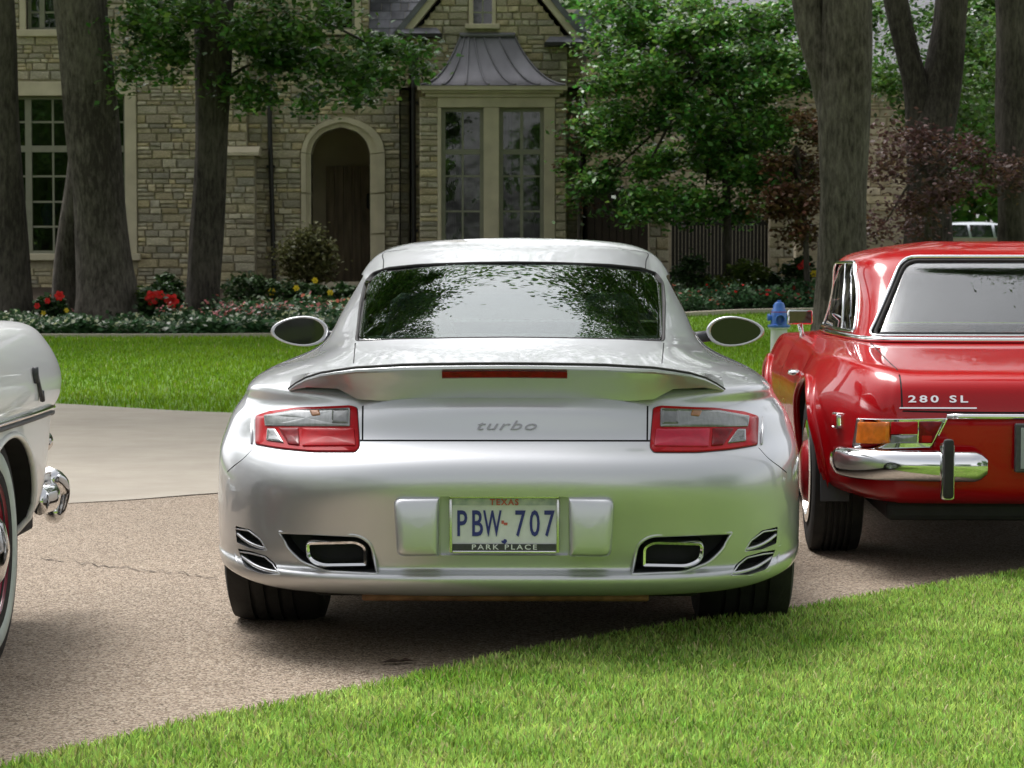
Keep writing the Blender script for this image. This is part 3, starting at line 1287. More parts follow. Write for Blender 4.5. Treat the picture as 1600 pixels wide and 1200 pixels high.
# ---- arched entrance: dressed arch of voussoirs, porch and door
po = [(hx(p, D0), hz(q + (40 if q > 440 else 0), D0)) for p, q in ARCH_O]
pi_ = [(hx(p, D0), hz(q + (40 if q > 440 else 0), D0)) for p, q in ARCH_I]
lim = []
for i in range(len(po) - 1):
    segs = 4 if i in (0, len(po) - 2) else 1
    for k in range(segs):
        t0, t1 = k / segs + .006, (k + 1) / segs - .006
        L = lambda P, Q, t: (P[0] + (Q[0] - P[0]) * t, P[1] + (Q[1] - P[1]) * t)
        a, b = L(po[i], po[i + 1], t0), L(po[i], po[i + 1], t1)
        c, e = L(pi_[i], pi_[i + 1], t1), L(pi_[i], pi_[i + 1], t0)
        mid0, mid1 = L(e, a, .5), L(c, b, .5)
        mb = MB()
        mb.prism([mid0, a, b, mid1], 'y', D0 - .09, D0 + .2)
        mb.prism([e, mid0, mid1, c], 'y', D0 - .02, D0 + .4)
        wp(mb.build('arch_stone', M_LIME), HOUSE)
px0, px1 = hx(470, D0), hx(596, D0)
pz0, pz1 = gz(46) + .12, hz(190, D0)
mb = MB()
mb.box(px0 - .2, px0, D0 + .36, D0 + 2.6, pz0, pz1).box(px1, px1 + .2, D0 + .36, D0 + 2.6, pz0, pz1).box(px0 - .2, px1 + .2, D0 + 2.6, D0 + 2.8, pz0, pz1).box(px0 - .2, px1 + .2, D0 + .36, D0 + 2.8, pz1, pz1 + .2).box(px0 - .2, px1 + .2, D0 - .3, D0 + 2.8, pz0 - .3, pz0)
wp(mb.build('porch', mat('porch_plaster', (.55, .48, .37), .9, var=.12, scale=2)), HOUSE)
mb = MB()
dcx = (px0 + px1) / 2 + .05
for k in range(6):
    mb.box(dcx - .52 + k * .175, dcx - .52 + k * .175 + .168, D0 + 2.52, D0 + 2.598, pz0, pz0 + 2.3)
door = wp(mb.build('door', M_DOOR), HOUSE)
o = wp(MB().lathe([(.001, -.05), (.03, -.045), (.035, -.02), (.012, 0), (.012, .03)], (dcx + .42, D0 + 2.46, pz0 + 1.05), 'y', 14).build('door_handle', M_DARKMETAL, None, 60), door)
o.matrix_parent_inverse = Matrix.Identity(4)
lan = MB().box(dcx + .30, dcx + .52, D0 + 2.36, D0 + 2.5, pz0 + 1.45, pz0 + 1.75, 0, .02).tube([(dcx + .41, D0 + 2.43, pz0 + 1.75), (dcx + .41, D0 + 2.43, pz0 + 1.9), (dcx + .41, D0 + 2.6, pz0 + 1.92)], .015, 6)
wp(lan.build('wall_lantern', M_DARKMETAL), HOUSE)
# house number stone left of the door
wp(MB().box(hx(437, D0), hx(457, D0), D0 - .08, D0, hz(334, D0), hz(328, D0), 0, .01).build('name_stone', M_LIME), HOUSE)
# downpipes with hoppers
for px, q0 in ((423, 60), (646.5, 62)):
    dd = D0 - .12 if px < 600 else DG - .1
    x = hx(px, dd)
    mb = MB()
    x2 = hx(px + (6 if px < 600 else 1), dd)
    mb.tube([(x, dd, hz(q0 + 35, dd)), (x, dd, hz(200, dd)), (x2, dd, gz(46))], .045, 8)
    mb.box(x - .1, x + .1, dd - .08, dd + .08, hz(q0 + 38, dd), hz(q0 + 22, dd), 0, .02)
    mb.tube([(x, dd, hz(q0 + 22, dd)), (x + .02, dd, hz(q0 + 12, dd)), (x + .25, dd - .05, hz(q0 + 2, dd))], .04, 8)
    for q in (160, 260, 360):
        mb.box(x - .07, x + .09, dd + .02, dd + .10, hz(q + 2, dd), hz(q - 2, dd))
    wp(mb.build('downpipe', M_DARKMETAL, None, 40), HOUSE)

# ---- bay window
DB = 45.0
bx0, bx1 = hx(656, DB), hx(884, DB)
bay = MB().box(bx0, hx(688, DB), DB, DG - .002, GB, hz(152, DB)).box(hx(864, DB), bx1, DB, DG - .002, GB, hz(152, DB)).box(hx(688, DB) + .001, hx(864, DB) - .001, DB, DG - .002, GB, hz(406, DB)).build('bay_wall', M_MORTAR)
wp(bay, HOUSE)
lay_stones(bay, DB, gz(46) - .1, hz(152, DB), lambda a, b: [(bx0, hx(685, DB)), (hx(867, DB), bx1)] if a > hz(402, DB) else [(bx0, bx1)], 7, wr=(.16, .4))
for nm, p0, p1, q0, q1, dy in (('bay_lintel', 684, 867, 152, 168, .05), ('bay_jamb', 684, 690, 168.2, 398, .05), ('bay_jamb', 850, 867, 168.2, 398, .05), ('bay_mullion', 756, 780, 168.2, 398, .045), ('bay_sill', 678, 873, 398.2, 408, .14)):
    wp(MB().box(hx(p0, DB), hx(p1, DB), DB - dy, DB + .25, hz(q1, DB), hz(q0, DB), 0, .01).build(nm, M_LIME), HOUSE)
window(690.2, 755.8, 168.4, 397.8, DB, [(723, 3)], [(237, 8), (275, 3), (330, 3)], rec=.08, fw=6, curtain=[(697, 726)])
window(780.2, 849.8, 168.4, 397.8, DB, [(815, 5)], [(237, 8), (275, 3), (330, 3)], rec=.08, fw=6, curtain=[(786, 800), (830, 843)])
mb = MB()
c0, c1 = hx(653, 44.8), hx(886, 44.8)
mb.box(c0 + .14, c1 - .14, DB - .1, DG - .003, hz(152, DB) + .001, hz(146, DB))
mb.box(c0 + .07, c1 - .07, DB - .17, DG - .004, hz(146, DB) + .001, hz(142, DB))
mb.box(c0, c1, DB - .25, DG - .005, hz(142, DB) + .001, hz(135.5, DB))
wp(mb.build('bay_cornice', M_LIME), HOUSE)
# flared standing-seam roof
tops = [721, 727, 733, 741, 755, 779, 803]
bots = [659, 692, 728, 765, 806, 843, 883]
zr0, zr1 = hz(135, DB) + .002, hz(56, DG)
NV = 14


def bay_pt(t, b, v, lift=0.0):
    """v: 0 at the ridge, 1 at the eave; concave flare"""
    z = zr1 + (zr0 - zr1) * (1 - (1 - v) ** 1.75)
    k = v ** 1.25
    d = DG - .03 + (DB - .27 - DG + .03) * v
    x = hx(t, DG) + (hx(b, DB) - hx(t, DG)) * (.80 * v + .20 * v ** 1.8)
    return (x, d - lift * .5, z + lift)


roof = thing('bay_roof', None, None, (hx(765, DG), DG, zr0))
wp(roof, HOUSE)
for i in range(len(tops) - 1):
    mb = MB()
    mb.grid([[bay_pt(tops[i] + (tops[i + 1] - tops[i]) * u / 3, bots[i] + (bots[i + 1] - bots[i]) * u / 3, v / NV) for u in range(4)] for v in range(NV + 1)])
    o = wp(mb.build('roof_panel', M_COPPER, None, 60), roof)
    o.matrix_parent_inverse = Matrix.Translation(roof.location).inverted()
for i in range(len(tops)):
    mb = MB()
    mb.tube([bay_pt(tops[i], bots[i], v / NV, .018) for v in range(NV + 1)], .017, 6)
    o = wp(mb.build('standing_seam', M_COPPER, None, 60), roof)
    o.matrix_parent_inverse = Matrix.Translation(roof.location).inverted()
mb = MB()
mb.tube([(hx(719, DG), DG - .05, zr1 + .01), (hx(805, DG), DG - .05, zr1 + .01)], .05, 8)
for s, (t, b) in ((0, (tops[0], bots[0])), (1, (tops[-1], bots[-1]))):
    rows = [[bay_pt(t, b, v / NV), (bay_pt(t, b, v / NV)[0], DG - .006, bay_pt(t, b, v / NV)[2])] for v in range(NV + 1)]
    mb.grid(rows)
o = wp(mb.build('ridge_roll', M_COPPER, None, 60), roof)
o.matrix_parent_inverse = Matrix.Translation(roof.location).inverted()

# ------------------------------------------------------------------ stone service wing behind the small trees
WING = thing('service_wing', 'paler stone wing with slate roof and dormer, behind the green maple', 'house', (hx(1150, 54), 54, gz(54)))
DW = 54.0
M_STONE2 = mat('pale_stone', (.46, .39, .28), .9, var=.25, scale=5, island=.25, bump=.6, bscale=20, dist=.02, palette=[(.50, .43, .31), (.56, .50, .38), (.44, .36, .24), (.52, .44, .30), (.42, .37, .28)])
wgw = MB().box(hx(878, DW), hx(1470, DW), DW, DW + 5, gz(54) - .5, hz(122, DW)).box(hx(872, DW), hx(934, DW), DW - .6, DW + 4.5, gz(54) - .5, hz(28, DW)).build('wing_wall', M_MORTAR)
wp(wgw, WING)
s0 = len(ALL_STONES)
lay_stones(wgw, DW, hz(330, DW), hz(122, DW), lambda a, b: [(hx(936, DW), hx(1468, DW))], 8, hr=(.14, .24), wr=(.25, .6))
lay_stones(wgw, DW - .6, hz(330, DW), hz(28, DW), lambda a, b: [(hx(880, DW), hx(934, DW))], 9, hr=(.14, .24), wr=(.2, .45))
wing_range = (s0, len(ALL_STONES))
mb = MB()
mb.prism([(DW - .4, hz(124, DW)), (DW - .4, hz(120, DW)), (DW + 3, hz(120, DW) + 3.4), (DW + 6.5, hz(120, DW)), (DW + 6.5, hz(124, DW))], 'x', hx(936, DW), hx(1480, DW))
wp(mb.build('wing_roof', mat('wing_slate', (.23, .225, .25), .5, var=.25, scale=4, bump=.4, bscale=9, stretch=(1, 1, 3))), WING)
wp(MB().box(hx(866, DW), hx(938, DW), DW - .75, DW + 4.6, hz(28, DW) + .001, hz(20, DW)).build('tower_coping', M_LIME), WING)
wp(MB().box(hx(872, 53), hx(914, 53), 52.6, 53.38, hz(166, 53), hz(151, 53)).build('lean_to_roof', M_SLATE), WING)
mb = MB()
mb.box(hx(897, 53), hx(931, 53), 52.9, 53.3, hz(58, 53), hz(24, 53))
mb.prism([(hx(892, 53), hz(25, 53)), (hx(936, 53), hz(25, 53)), (hx(914, 53), hz(2, 53))], 'y', 52.8, 53.4)
dm = wp(mb.build('dormer', mat('dormer_lead', (.27, .28, .32), .5, var=.15, scale=4)), WING)
o = wp(MB().box(hx(904, 53), hx(926, 53), 52.86, 52.898, hz(52, 53), hz(30, 53)).build('dormer_pane', mat('dormer_glass', (.2, .22, .25), .1, coat=1.)), dm)
o.matrix_parent_inverse = Matrix.Identity(4)
# low dark openings: garage door of boards, tree shade put into the dark colour
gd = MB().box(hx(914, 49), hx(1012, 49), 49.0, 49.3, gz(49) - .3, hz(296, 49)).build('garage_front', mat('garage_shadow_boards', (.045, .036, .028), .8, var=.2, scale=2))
wp(gd, WING)
for k in range(8):
    a, b = hx(918 + k * 11.4, 49), hx(918 + k * 11.4 + 10.2, 49)
    o = wp(MB().box(a, b, 48.94, 48.999, gz(49), hz(312, 49)).build('board', mat('shaded_board', (.05, .036, .026), .7, var=.3, scale=4)), gd)
    o.matrix_parent_inverse = Matrix.Identity(4)

# ------------------------------------------------------------------ gate with stone piers
GATE = thing('iron_gate', 'tall dark gate of upright bars between two stone piers, behind the maple', 'gate', (hx(1120, 49.5), 49.5, gz(49.5)))
for k in range(27):
    px = 1049 + k * 5.6
    top = hz(338 - 6 * math.sin(PI * k / 26), 49.5)
    wp(MB().box(hx(px, 49.5), hx(px + 4.6, 49.5), 49.48, 49.52, gz(49.5) + .06, top).build('bar', M_DARKMETAL), GATE)
wp(MB().box(hx(1046, 49.5), hx(1199, 49.5), 49.46, 49.479, gz(49.5) + .1, gz(49.5) + .22).box(hx(1046, 49.5), hx(1199, 49.5), 49.46, 49.479, hz(352, 49.5), hz(346, 49.5)).build('rail', M_DARKMETAL), GATE)
for i, (p0, p1, q0) in enumerate(((1014, 1045, 340), (1201, 1240, 322))):
    pr = thing('gate_pier', ['shorter tan stone pier left of the dark gate', 'taller tan stone pier right of the dark gate'][i], 'pier', (hx((p0 + p1) / 2, 49.2), 49.4, gz(49.4)), 0, 'stone piers of the gate')
    core = wp(MB().box(hx(p0, 49.1) + .03, hx(p1, 49.1) - .03, 49.13, 49.65, gz(49) - .2, hz(q0 + 6, 49.1)).build('pier_core', M_MORTAR), pr)
    z = gz(49)
    r_ = random.Random(20 + i)
    while z < hz(q0 + 8, 49.1):
        h = r_.uniform(.16, .26)
        h = min(h, hz(q0 + 6, 49.1) - z)
        if h < .03:
            break
        m_ = hx(p0 + (p1 - p0) * r_.choice((.35, .6)), 49.1)
        for a, b in ((hx(p0, 49.1), m_), (m_, hx(p1, 49.1))):
            me, v_, f_ = STONES[r_.randrange(6)]
            o = link('stone', me)
            o.location = ((a + b) / 2, 49.12, z + h / 2)
            o.scale = (b - a - .015, .08, h - .014)
            wp(o, core)
            o.matrix_parent_inverse = Matrix.Translation(pr.location).inverted() @ Matrix.Translation(pr.location)
        z += h
    wp(MB().box(hx(p0, 49.1) - .06, hx(p1, 49.1) + .06, 49.02, 49.72, hz(q0 + 6, 49.1) + .001, hz(q0, 49.1), 0, .02).build('pier_cap', M_LIME), pr)
# garden wall to the right of the gate
gwl = thing('garden_wall', 'low stone garden wall running right from the taller gate pier', 'wall', (hx(1500, 50), 50, gz(50)))
wp(MB().box(hx(1242, 50), hx(1900, 50), 49.9, 50.3, gz(50) - .2, hz(372, 50)).build('wall_core', M_MORTAR), gwl)

# ------------------------------------------------------------------ hand out the stones: the 300 that show largest on the house as parts, the rest joined
def in_view(c):
    px = 800 + c[0] / c[1] * FPX
    py = 419 - (c[2] - HC) / c[1] * FPX
    if not (0 <= px <= 940 and 0 <= py <= 470):
        return 0
    if 560 < px < 1040 and py > 380:
        return 0
    if 100 < px < 195 or 292 < px < 360:
        return .5
    if 430 < px < 660 and py < 150:
        return .6
    return 1


main = [s for k, s in enumerate(ALL_STONES) if not (wing_range[0] <= k < wing_range[1])]
main.sort(key=lambda s: -s[0] * in_view(s[2]))
joined = {}
for i, (ar, wall, c, sz, kind, flip) in enumerate(main):
    if i < 300:
        me = STONES[kind][0]
        o = link('stone', me)
        o.location = c
        o.scale = (-sz[0] if flip else sz[0], sz[1], sz[2])
        o.parent = wall
        o.matrix_parent_inverse = Matrix.Identity(4)
    else:
        joined.setdefault(wall.name, (wall, []))[1].append((c, sz, kind))
for k in range(*wing_range):
    ar, wall, c, sz, kind, flip = ALL_STONES[k]
    joined.setdefault(wall.name, (wall, []))[1].append((c, sz, kind))
for nm, (wall, lst) in joined.items():
    mb = MB()
    for c, sz, kind in lst:
        _, v, f = STONES[kind]
        mb.add([(c[0] + p[0] * sz[0], c[1] + p[1] * sz[1], c[2] + p[2] * sz[2]) for p in v], f)
    o = mb.build('stonework', M_STONE2 if wall is wgw else M_STONE, None, None, False)
    o.parent = wall
    o.matrix_parent_inverse = Matrix.Identity(4)
    o['kind'] = 'stuff'
# ------------------------------------------------------------------ trees
def bark_mat(name, c0, c1):
    m = bpy.data.materials.new(name)
    m.use_nodes = True
    n, l = m.node_tree.nodes, m.node_tree.links
    b = n['Principled BSDF']
    b.inputs['Roughness'].default_value = .92
    b.inputs['Specular IOR Level'].default_value = .2
    tc = n.new('ShaderNodeTexCoord')
    mp = n.new('ShaderNodeMapping')
    mp.inputs['Scale'].default_value = (8, 8, 2.2)
    l.new(tc.outputs['Object'], mp.inputs[0])
    no = n.new('ShaderNodeTexNoise')
    no.inputs['Scale'].default_value = 2.4
    no.inputs['Detail'].default_value = 8
    no.inputs['Roughness'].default_value = .7
    l.new(mp.outputs[0], no.inputs['Vector'])
    n2 = n.new('ShaderNodeTexNoise')
    n2.inputs['Scale'].default_value = .9
    n2.inputs['Detail'].default_value = 3
    l.new(tc.outputs['Object'], n2.inputs['Vector'])
    mx = n.new('ShaderNodeMath')
    mx.operation = 'ADD'
    ml = n.new('ShaderNodeMath')
    ml.operation = 'MULTIPLY'
    ml.inputs[1].default_value = .6
    l.new(n2.outputs[0], ml.inputs[0])
    l.new(no.outputs[0], mx.inputs[0])
    l.new(ml.outputs[0], mx.inputs[1])
    rp = n.new('ShaderNodeValToRGB')
    rp.color_ramp.elements[0].position, rp.color_ramp.elements[1].position = .66, .98
    rp.color_ramp.elements[0].color, rp.color_ramp.elements[1].color = (*c0, 1), (*c1, 1)
    l.new(mx.outputs[0], rp.inputs[0])
    l.new(rp.outputs[0], b.inputs['Base Color'])
    bp = n.new('ShaderNodeBump')
    bp.inputs['Strength'].default_value = 1.0
    bp.inputs['Distance'].default_value = .05
    l.new(no.outputs[0], bp.inputs['Height'])
    l.new(bp.outputs[0], b.inputs['Normal'])
    return m


M_BARK = bark_mat('bark', (.045, .038, .031), (.175, .155, .13))
M_BARK2 = bark_mat('dark_bark', (.032, .027, .023), (.11, .096, .08))
M_LEAF = mat('oak_leaf', (.055, .135, .026), .42, spec=.5, island=.65, translucent=.38, col2=(.10, .21, .036), var=.2, scale=.6)
M_MAPLE = mat('maple_leaf', (.055, .165, .028), .38, spec=.6, island=.8, translucent=.38, col2=(.12, .27, .045), var=.2, scale=.8)
M_RUST = mat('rust_leaf', (.15, .055, .035), .5, spec=.3, island=.5, translucent=.3, col2=(.09, .075, .03), var=.2, scale=.9)
M_PLUM = mat('plum_leaf', (.10, .050, .050), .5, spec=.3, island=.5, translucent=.25, col2=(.13, .075, .06), var=.2, scale=.9)
M_SHRUB = mat('shrub_leaf', (.035, .075, .022), .5, spec=.4, island=.5, translucent=.2)
M_OLIVE = mat('olive_leaf', (.12, .125, .045), .5, spec=.4, island=.45, translucent=.25)
M_LIMEG = mat('lime_leaf', (.10, .155, .025), .5, spec=.4, island=.45, translucent=.3)


def leaf_mesh(name, pts, size, mats, fidx=None, droop=.25, seed=0, aspect=.55, tilt=.8):
    """one folded leaf blade at every point"""
    g = np.random.default_rng(seed)
    n = len(pts)
    s = size * g.uniform(.6, 1.3, n)[:, None]
    # axis mostly sideways and down, normal mostly up
    a = g.uniform(0, 2 * PI, n)
    ax = np.stack([np.cos(a), np.sin(a), g.normal(-droop, .45, n)], 1)
    ax /= np.linalg.norm(ax, axis=1)[:, None]
    up = np.stack([g.normal(0, tilt, n), g.normal(0, tilt, n), np.ones(n)], 1)
    sd = np.cross(ax, up)
    sd /= np.linalg.norm(sd, axis=1)[:, None]
    nn = np.cross(sd, ax)
    V = np.zeros((n, 4, 3))
    V[:, 0] = pts - ax * s * .5
    V[:, 1] = pts + sd * s * aspect * .5 + nn * s * .08
    V[:, 2] = pts + ax * s * .5
    V[:, 3] = pts - sd * s * aspect * .5 + nn * s * .08
    q = np.arange(n * 4).reshape(n, 4)
    return fast_mesh(name, V.reshape(-1, 3), q, mats, fidx)


def clumps(center, radii, n_clump, per, sig, seed, shell_=.55):
    """points in leaf clumps spread through an ellipsoid, thicker towards its skin"""
    g = np.random.default_rng(seed)
    d = g.normal(0, 1, (n_clump, 3))
    d /= np.linalg.norm(d, axis=1)[:, None]
    r = g.uniform(shell_ ** 3, 1, n_clump) ** (1 / 3)
    c = np.array(center) + d * r[:, None] * np.array(radii)
    sg = sig * g.uniform(.6, 1.4, n_clump)
    p = np.repeat(c, per, 0) + g.normal(0, 1, (n_clump * per, 3)) * np.repeat(sg, per)[:, None] * np.array([1, 1, .7])
    return p


def view_clumps(spec, d, spread, per_m2, sig, seed):
    """clumps whose middles lie at photo places (px, py, half width, half height) around distance d"""
    g = np.random.default_rng(seed)
    out = []
    for px, py, rx, ry in spec:
        k = d / FPX
        area = 4 * rx * ry * k * k
        nc = max(3, int(area * 2.2))
        for _ in range(nc):
            a, r = g.uniform(0, 2 * PI), math.sqrt(g.uniform(0, 1))
            dd = d + g.uniform(-spread, spread)
            c = at(px + math.cos(a) * r * rx, py + math.sin(a) * r * ry, dd)
            m = max(6, int(area * per_m2 / nc))
            out.append(np.array(c) + g.normal(0, 1, (m, 3)) * sig * g.uniform(.6, 1.5) * np.array([1, 1, .6]))
    return np.concatenate(out)


def trunk_mesh(path, radii, seed, n=22, m=M_BARK, name='trunk', rough=.09):
    """ridged, slightly lumpy trunk along a path"""
    g = random.Random(seed)
    pts = curve([(*p, r) for p, r in zip(path, radii)], 6)
    ph = [g.uniform(0, 6.28) for _ in range(6)]
    rows = []
    base = pts[0][2]
    for i, (x, y, z, r) in enumerate(pts):
        row = []
        for k in range(n):
            a = 2 * PI * k / n
            fl = max(0, 1 - (z - base) / 1.0)
            w = 1 + rough * (math.sin(3 * a + ph[0] + z * .5) * .5 + math.sin(7 * a + ph[1] + z * .3) * .35 + math.sin(11 * a + ph[2] - z * .6) * .3) + fl * .14 * math.sin(5 * a + ph[3]) + .05 * math.sin(z * 2.3 + ph[4] + 2 * a)
            row.append((x + math.cos(a) * r * w, y + math.sin(a) * r * w, z))
        rows.append(row)
    mb = MB()
    mb.grid(rows, 0, True)
    return mb


def tree(name, label, base_px, d, profile, crown=None, low=None, limbs=(), m=M_BARK, leaf=M_LEAF, seed=1, leaf_size=.17, group='big shade trees on the bed'):
    """profile: (px centre, py, width px) from the ground up; above the frame the trunk goes on to the crown"""
    k = d / FPX
    z0 = gz(d) - .15
    b = at(profile[0][0], profile[0][1], d)
    root = thing(name, label, 'tree', (b.x, d, gz(d)), 0, group)
    path, rad = [], []
    for px, py, w in profile:
        p = at(px, py, d)
        path.append((p.x, d, p.z))
        rad.append(w / 2 * k)
    path[0] = (path[0][0], d, z0)
    top = path[-1]
    lean = (path[-1][0] - path[-3][0]) / max(.1, path[-1][2] - path[-3][2])
    for dz in (1.5, 3.2):
        path.append((top[0] + lean * dz * .6, d + .1 * dz, top[2] + dz))
        rad.append(rad[-1] * .86)
    tr = trunk_mesh(path, rad, seed, m=m).build('trunk', m, root, 180)
    wp(tr, root)
    g = random.Random(seed)
    apex = path[-1]
    for i in range(6):
        a = 2 * PI * i / 6 + g.uniform(-.4, .4)
        ln = g.uniform(3.5, 5.5)
        q = [apex, (apex[0] + math.cos(a) * ln * .4, apex[1] + math.sin(a) * ln * .4, apex[2] + 1.4), (apex[0] + math.cos(a) * ln, apex[1] + math.sin(a) * ln, apex[2] + 2.6 + g.uniform(-.5, .8))]
        mb = MB()
        mb.tube(curve(q, 4), [rad[-1] * .62 * (1 - .085 * j) for j in range(9)], 8)
        wp(mb.build('limb', m, root, 180), root)
    for pts in limbs:
        pp = [at(px, py, d + dd) for px, py, w, dd in pts]
        mb = trunk_mesh([tuple(p) for p in pp], [w / 2 * k for px, py, w, dd in pts], seed + 3, 12, m)
        wp(mb.build('limb', m, root, 180), root)
    P = []
    if crown:
        (cx, cy, cz), rad3, nc, per = crown
        P.append(clumps((cx, cy, cz), rad3, nc, per, .75, seed))
    me = leaf_mesh('crown', np.concatenate(P), leaf_size, [leaf], seed=seed)
    wp(link('crown', me, root), root)
    if low is not None:
        me = leaf_mesh('low_foliage', low, .13, [leaf], seed=seed + 7)
        wp(link('low_foliage', me, root), root)
    return root


low_left = view_clumps([(215, 22, 45, 22), (300, 20, 60, 22), (205, 90, 25, 28), (270, 70, 50, 45), (255, 112, 40, 22), (420, 45, 70, 45), (400, 115, 45, 35), (500, 85, 75, 50), (580, 95, 60, 42), (640, 112, 35, 20), (470, 150, 35, 22), (560, 150, 50, 22), (385, 160, 12, 22), (520, 20, 50, 18), (440, 5, 80, 14), (465, 45, 60, 35), (620, 70, 40, 25), (340, 45, 60, 30), (235, 40, 60, 25), (190, 130, 14, 22), (430, 90, 50, 30)], 37.0, .9, 900, .17, 11)
low_right = view_clumps([(1370, 60, 35, 70), (1390, 120, 30, 30), (1530, 90, 60, 90), (1540, 190, 50, 30), (1440, 20, 40, 35), (1440, 90, 40, 60), (1500, 150, 50, 40), (1590, 100, 30, 90), (1370, 20, 40, 30), (1365, 100, 25, 40), (1440, 140, 60, 50), (1530, 30, 70, 30)], 47.0, 2.0, 620, .25, 12)
tree('shade_tree', 'dark trunk cut by the left edge of the picture, left of the big window', 18, 37.4, [(24, 492, 62), (20, 440, 54), (14, 330, 48), (8, 180, 44), (2, 30, 42), (-2, -60, 40)], ((-9.5, 38, 11.5), (4.5, 4.5, 3.6), 95, 110), None, (), M_BARK2, seed=1)
tree('shade_tree', 'thickest trunk with broad flared foot, standing before the big window', 165, 37.6, [(172, 512, 128), (166, 470, 96), (160, 400, 82), (150, 280, 82), (138, 150, 80), (126, 20, 84), (124, -60, 86)], ((-6.5, 37, 12), (5, 5, 4), 105, 120), None, [[(104, 505, 44, .5), (104, 440, 40, .45), (108, 370, 34, .35), (122, 290, 40, .2), (132, 200, 40, .1)]], seed=2)
tree('shade_tree', 'slim dark trunk leaning right, leafy branch reaching over the arched door', 318, 38.0, [(318, 500, 66), (318, 460, 52), (322, 380, 50), (330, 250, 52), (334, 120, 54), (336, 10, 60), (338, -60, 64)], ((-3.0, 37, 12.2), (5.5, 5, 4), 105, 120), low_left, [[(350, 60, 20, 0), (400, 20, 16, -.3), (480, 25, 11, -.6), (560, 60, 7, -.7), (620, 95, 4, -.8)], [(345, 130, 12, 0), (395, 100, 8, -.4), (450, 110, 5, -.5)]], M_BARK2, seed=3)
tree('shade_tree', 'tall grey trunk forking left near the top, beside the red roadster roof', 1315, 33.0, [(1312, 560, 96), (1314, 480, 80), (1315, 380, 74), (1317, 250, 74), (1318, 150, 80), (1322, 60, 82), (1326, -60, 76)], ((4.6, 33.5, 12.5), (5, 5, 4), 105, 120), None, [[(1305, 190, 50, .05), (1285, 110, 50, .05), (1268, 40, 48, .1), (1252, -60, 44, .15)]], seed=4)
tree('shade_tree', 'dark trunk dividing into a steep fork, right of the grey trunk', 1455, 42.0, [(1450, 440, 80), (1452, 360, 70), (1452, 280, 68), (1455, 210, 74), (1472, 130, 60), (1484, 40, 52), (1490, -60, 48)], ((8.0, 43, 12), (5, 5, 4), 105, 120), low_right, [[(1448, 215, 56, 0), (1436, 150, 46, 0), (1418, 80, 40, .05), (1402, 10, 38, .1), (1390, -60, 36, .15)]], M_BARK2, seed=5)
tree('shade_tree', 'nearly black trunk at the right edge of the picture', 1585, 40.0, [(1590, 470, 62), (1588, 380, 54), (1586, 250, 54), (1584, 120, 54), (1582, 10, 54), (1580, -60, 52)], ((12.5, 40, 12), (5, 5, 4), 95, 120), None, (), M_BARK2, seed=6)

# the smaller trees in the bed right of the bay
def small_tree(name, label, d, trunk, spec, leaf, leaf2, per, size, seed, sig=.2, spread=1.2, frac=.0):
    b = at(trunk[0][0], trunk[0][1], d)
    root = thing(name, label, 'tree', (b.x, d, gz(d)), 0, 'small ornamental trees')
    k = d / FPX
    pth = [tuple(at(px, py, d)) for px, py, w in trunk]
    pth[0] = (pth[0][0], d, gz(d) - .05)
    wp(trunk_mesh(pth, [w / 2 * k for px, py, w in trunk], seed, 10, M_BARK2).build('trunk', M_BARK2, root, 180), root)
    g = random.Random(seed)
    for px, py, rx, ry in spec[::2]:
        i = g.randrange(max(1, len(pth) - 2), len(pth))
        a, b2 = Vector(pth[i]), at(px, py, d + g.uniform(-.5, .5))
        mb = MB()
        mb.tube(curve([a, a.lerp(b2, .5) + Vector((0, 0, .15)), b2], 4), [.045 - .004 * j for j in range(9)], 6)
        wp(mb.build('branch', M_BARK2, root, 180), root)
    P = view_clumps(spec, d, spread, per, sig, seed)
    f = (np.random.default_rng(seed).random(len(P)) < frac).astype(np.int32)
    wp(link('crown', leaf_mesh('crown', P, size, [leaf, leaf2], f, seed=seed), root), root)
    return root


small_tree('maple_tree', 'bright green small tree with open layered foliage right of the bay window', 43.0, [(1136, 440, 14), (1136, 330, 12), (1134, 230, 12), (1130, 140, 11), (1128, 60, 8)],
           [(985, 30, 60, 30), (1080, 40, 90, 45), (1190, 50, 75, 60), (990, 70, 65, 25), (1100, 110, 100, 40), (1215, 140, 55, 50), (960, 150, 40, 25), (1010, 215, 80, 45), (960, 265, 60, 40), (1075, 260, 80, 40), (1170, 235, 70, 60), (1050, 310, 60, 18), (1130, 325, 60, 18), (1225, 215, 45, 40), (1010, 110, 50, 25), (1150, 170, 60, 30), (970, 110, 45, 22), (1050, 165, 70, 30), (1100, 205, 80, 30), (1230, 20, 60, 25), (1150, 20, 70, 22), (1020, 15, 70, 18), (940, 60, 26, 22), (1250, 110, 30, 45), (1100, 325, 70, 18), (1185, 290, 45, 35), (985, 315, 50, 20), (1110, 150, 70, 35), (1180, 120, 50, 30)], M_MAPLE, M_RUST, 1750, .122, 21, .21, 1.6, .03)
small_tree('rust_leaved_maple', 'rust red small maple between the green tree and the tall grey trunk', 41.5, [(1262, 450, 10), (1258, 360, 9), (1250, 280, 8), (1245, 230, 6)],
           [(1225, 245, 45, 30), (1260, 200, 25, 20), (1215, 300, 30, 30), (1262, 300, 25, 45), (1250, 360, 30, 25), (1285, 240, 10, 40)], M_RUST, M_LIMEG, 1700, .11, 22, .15, .8, .10)
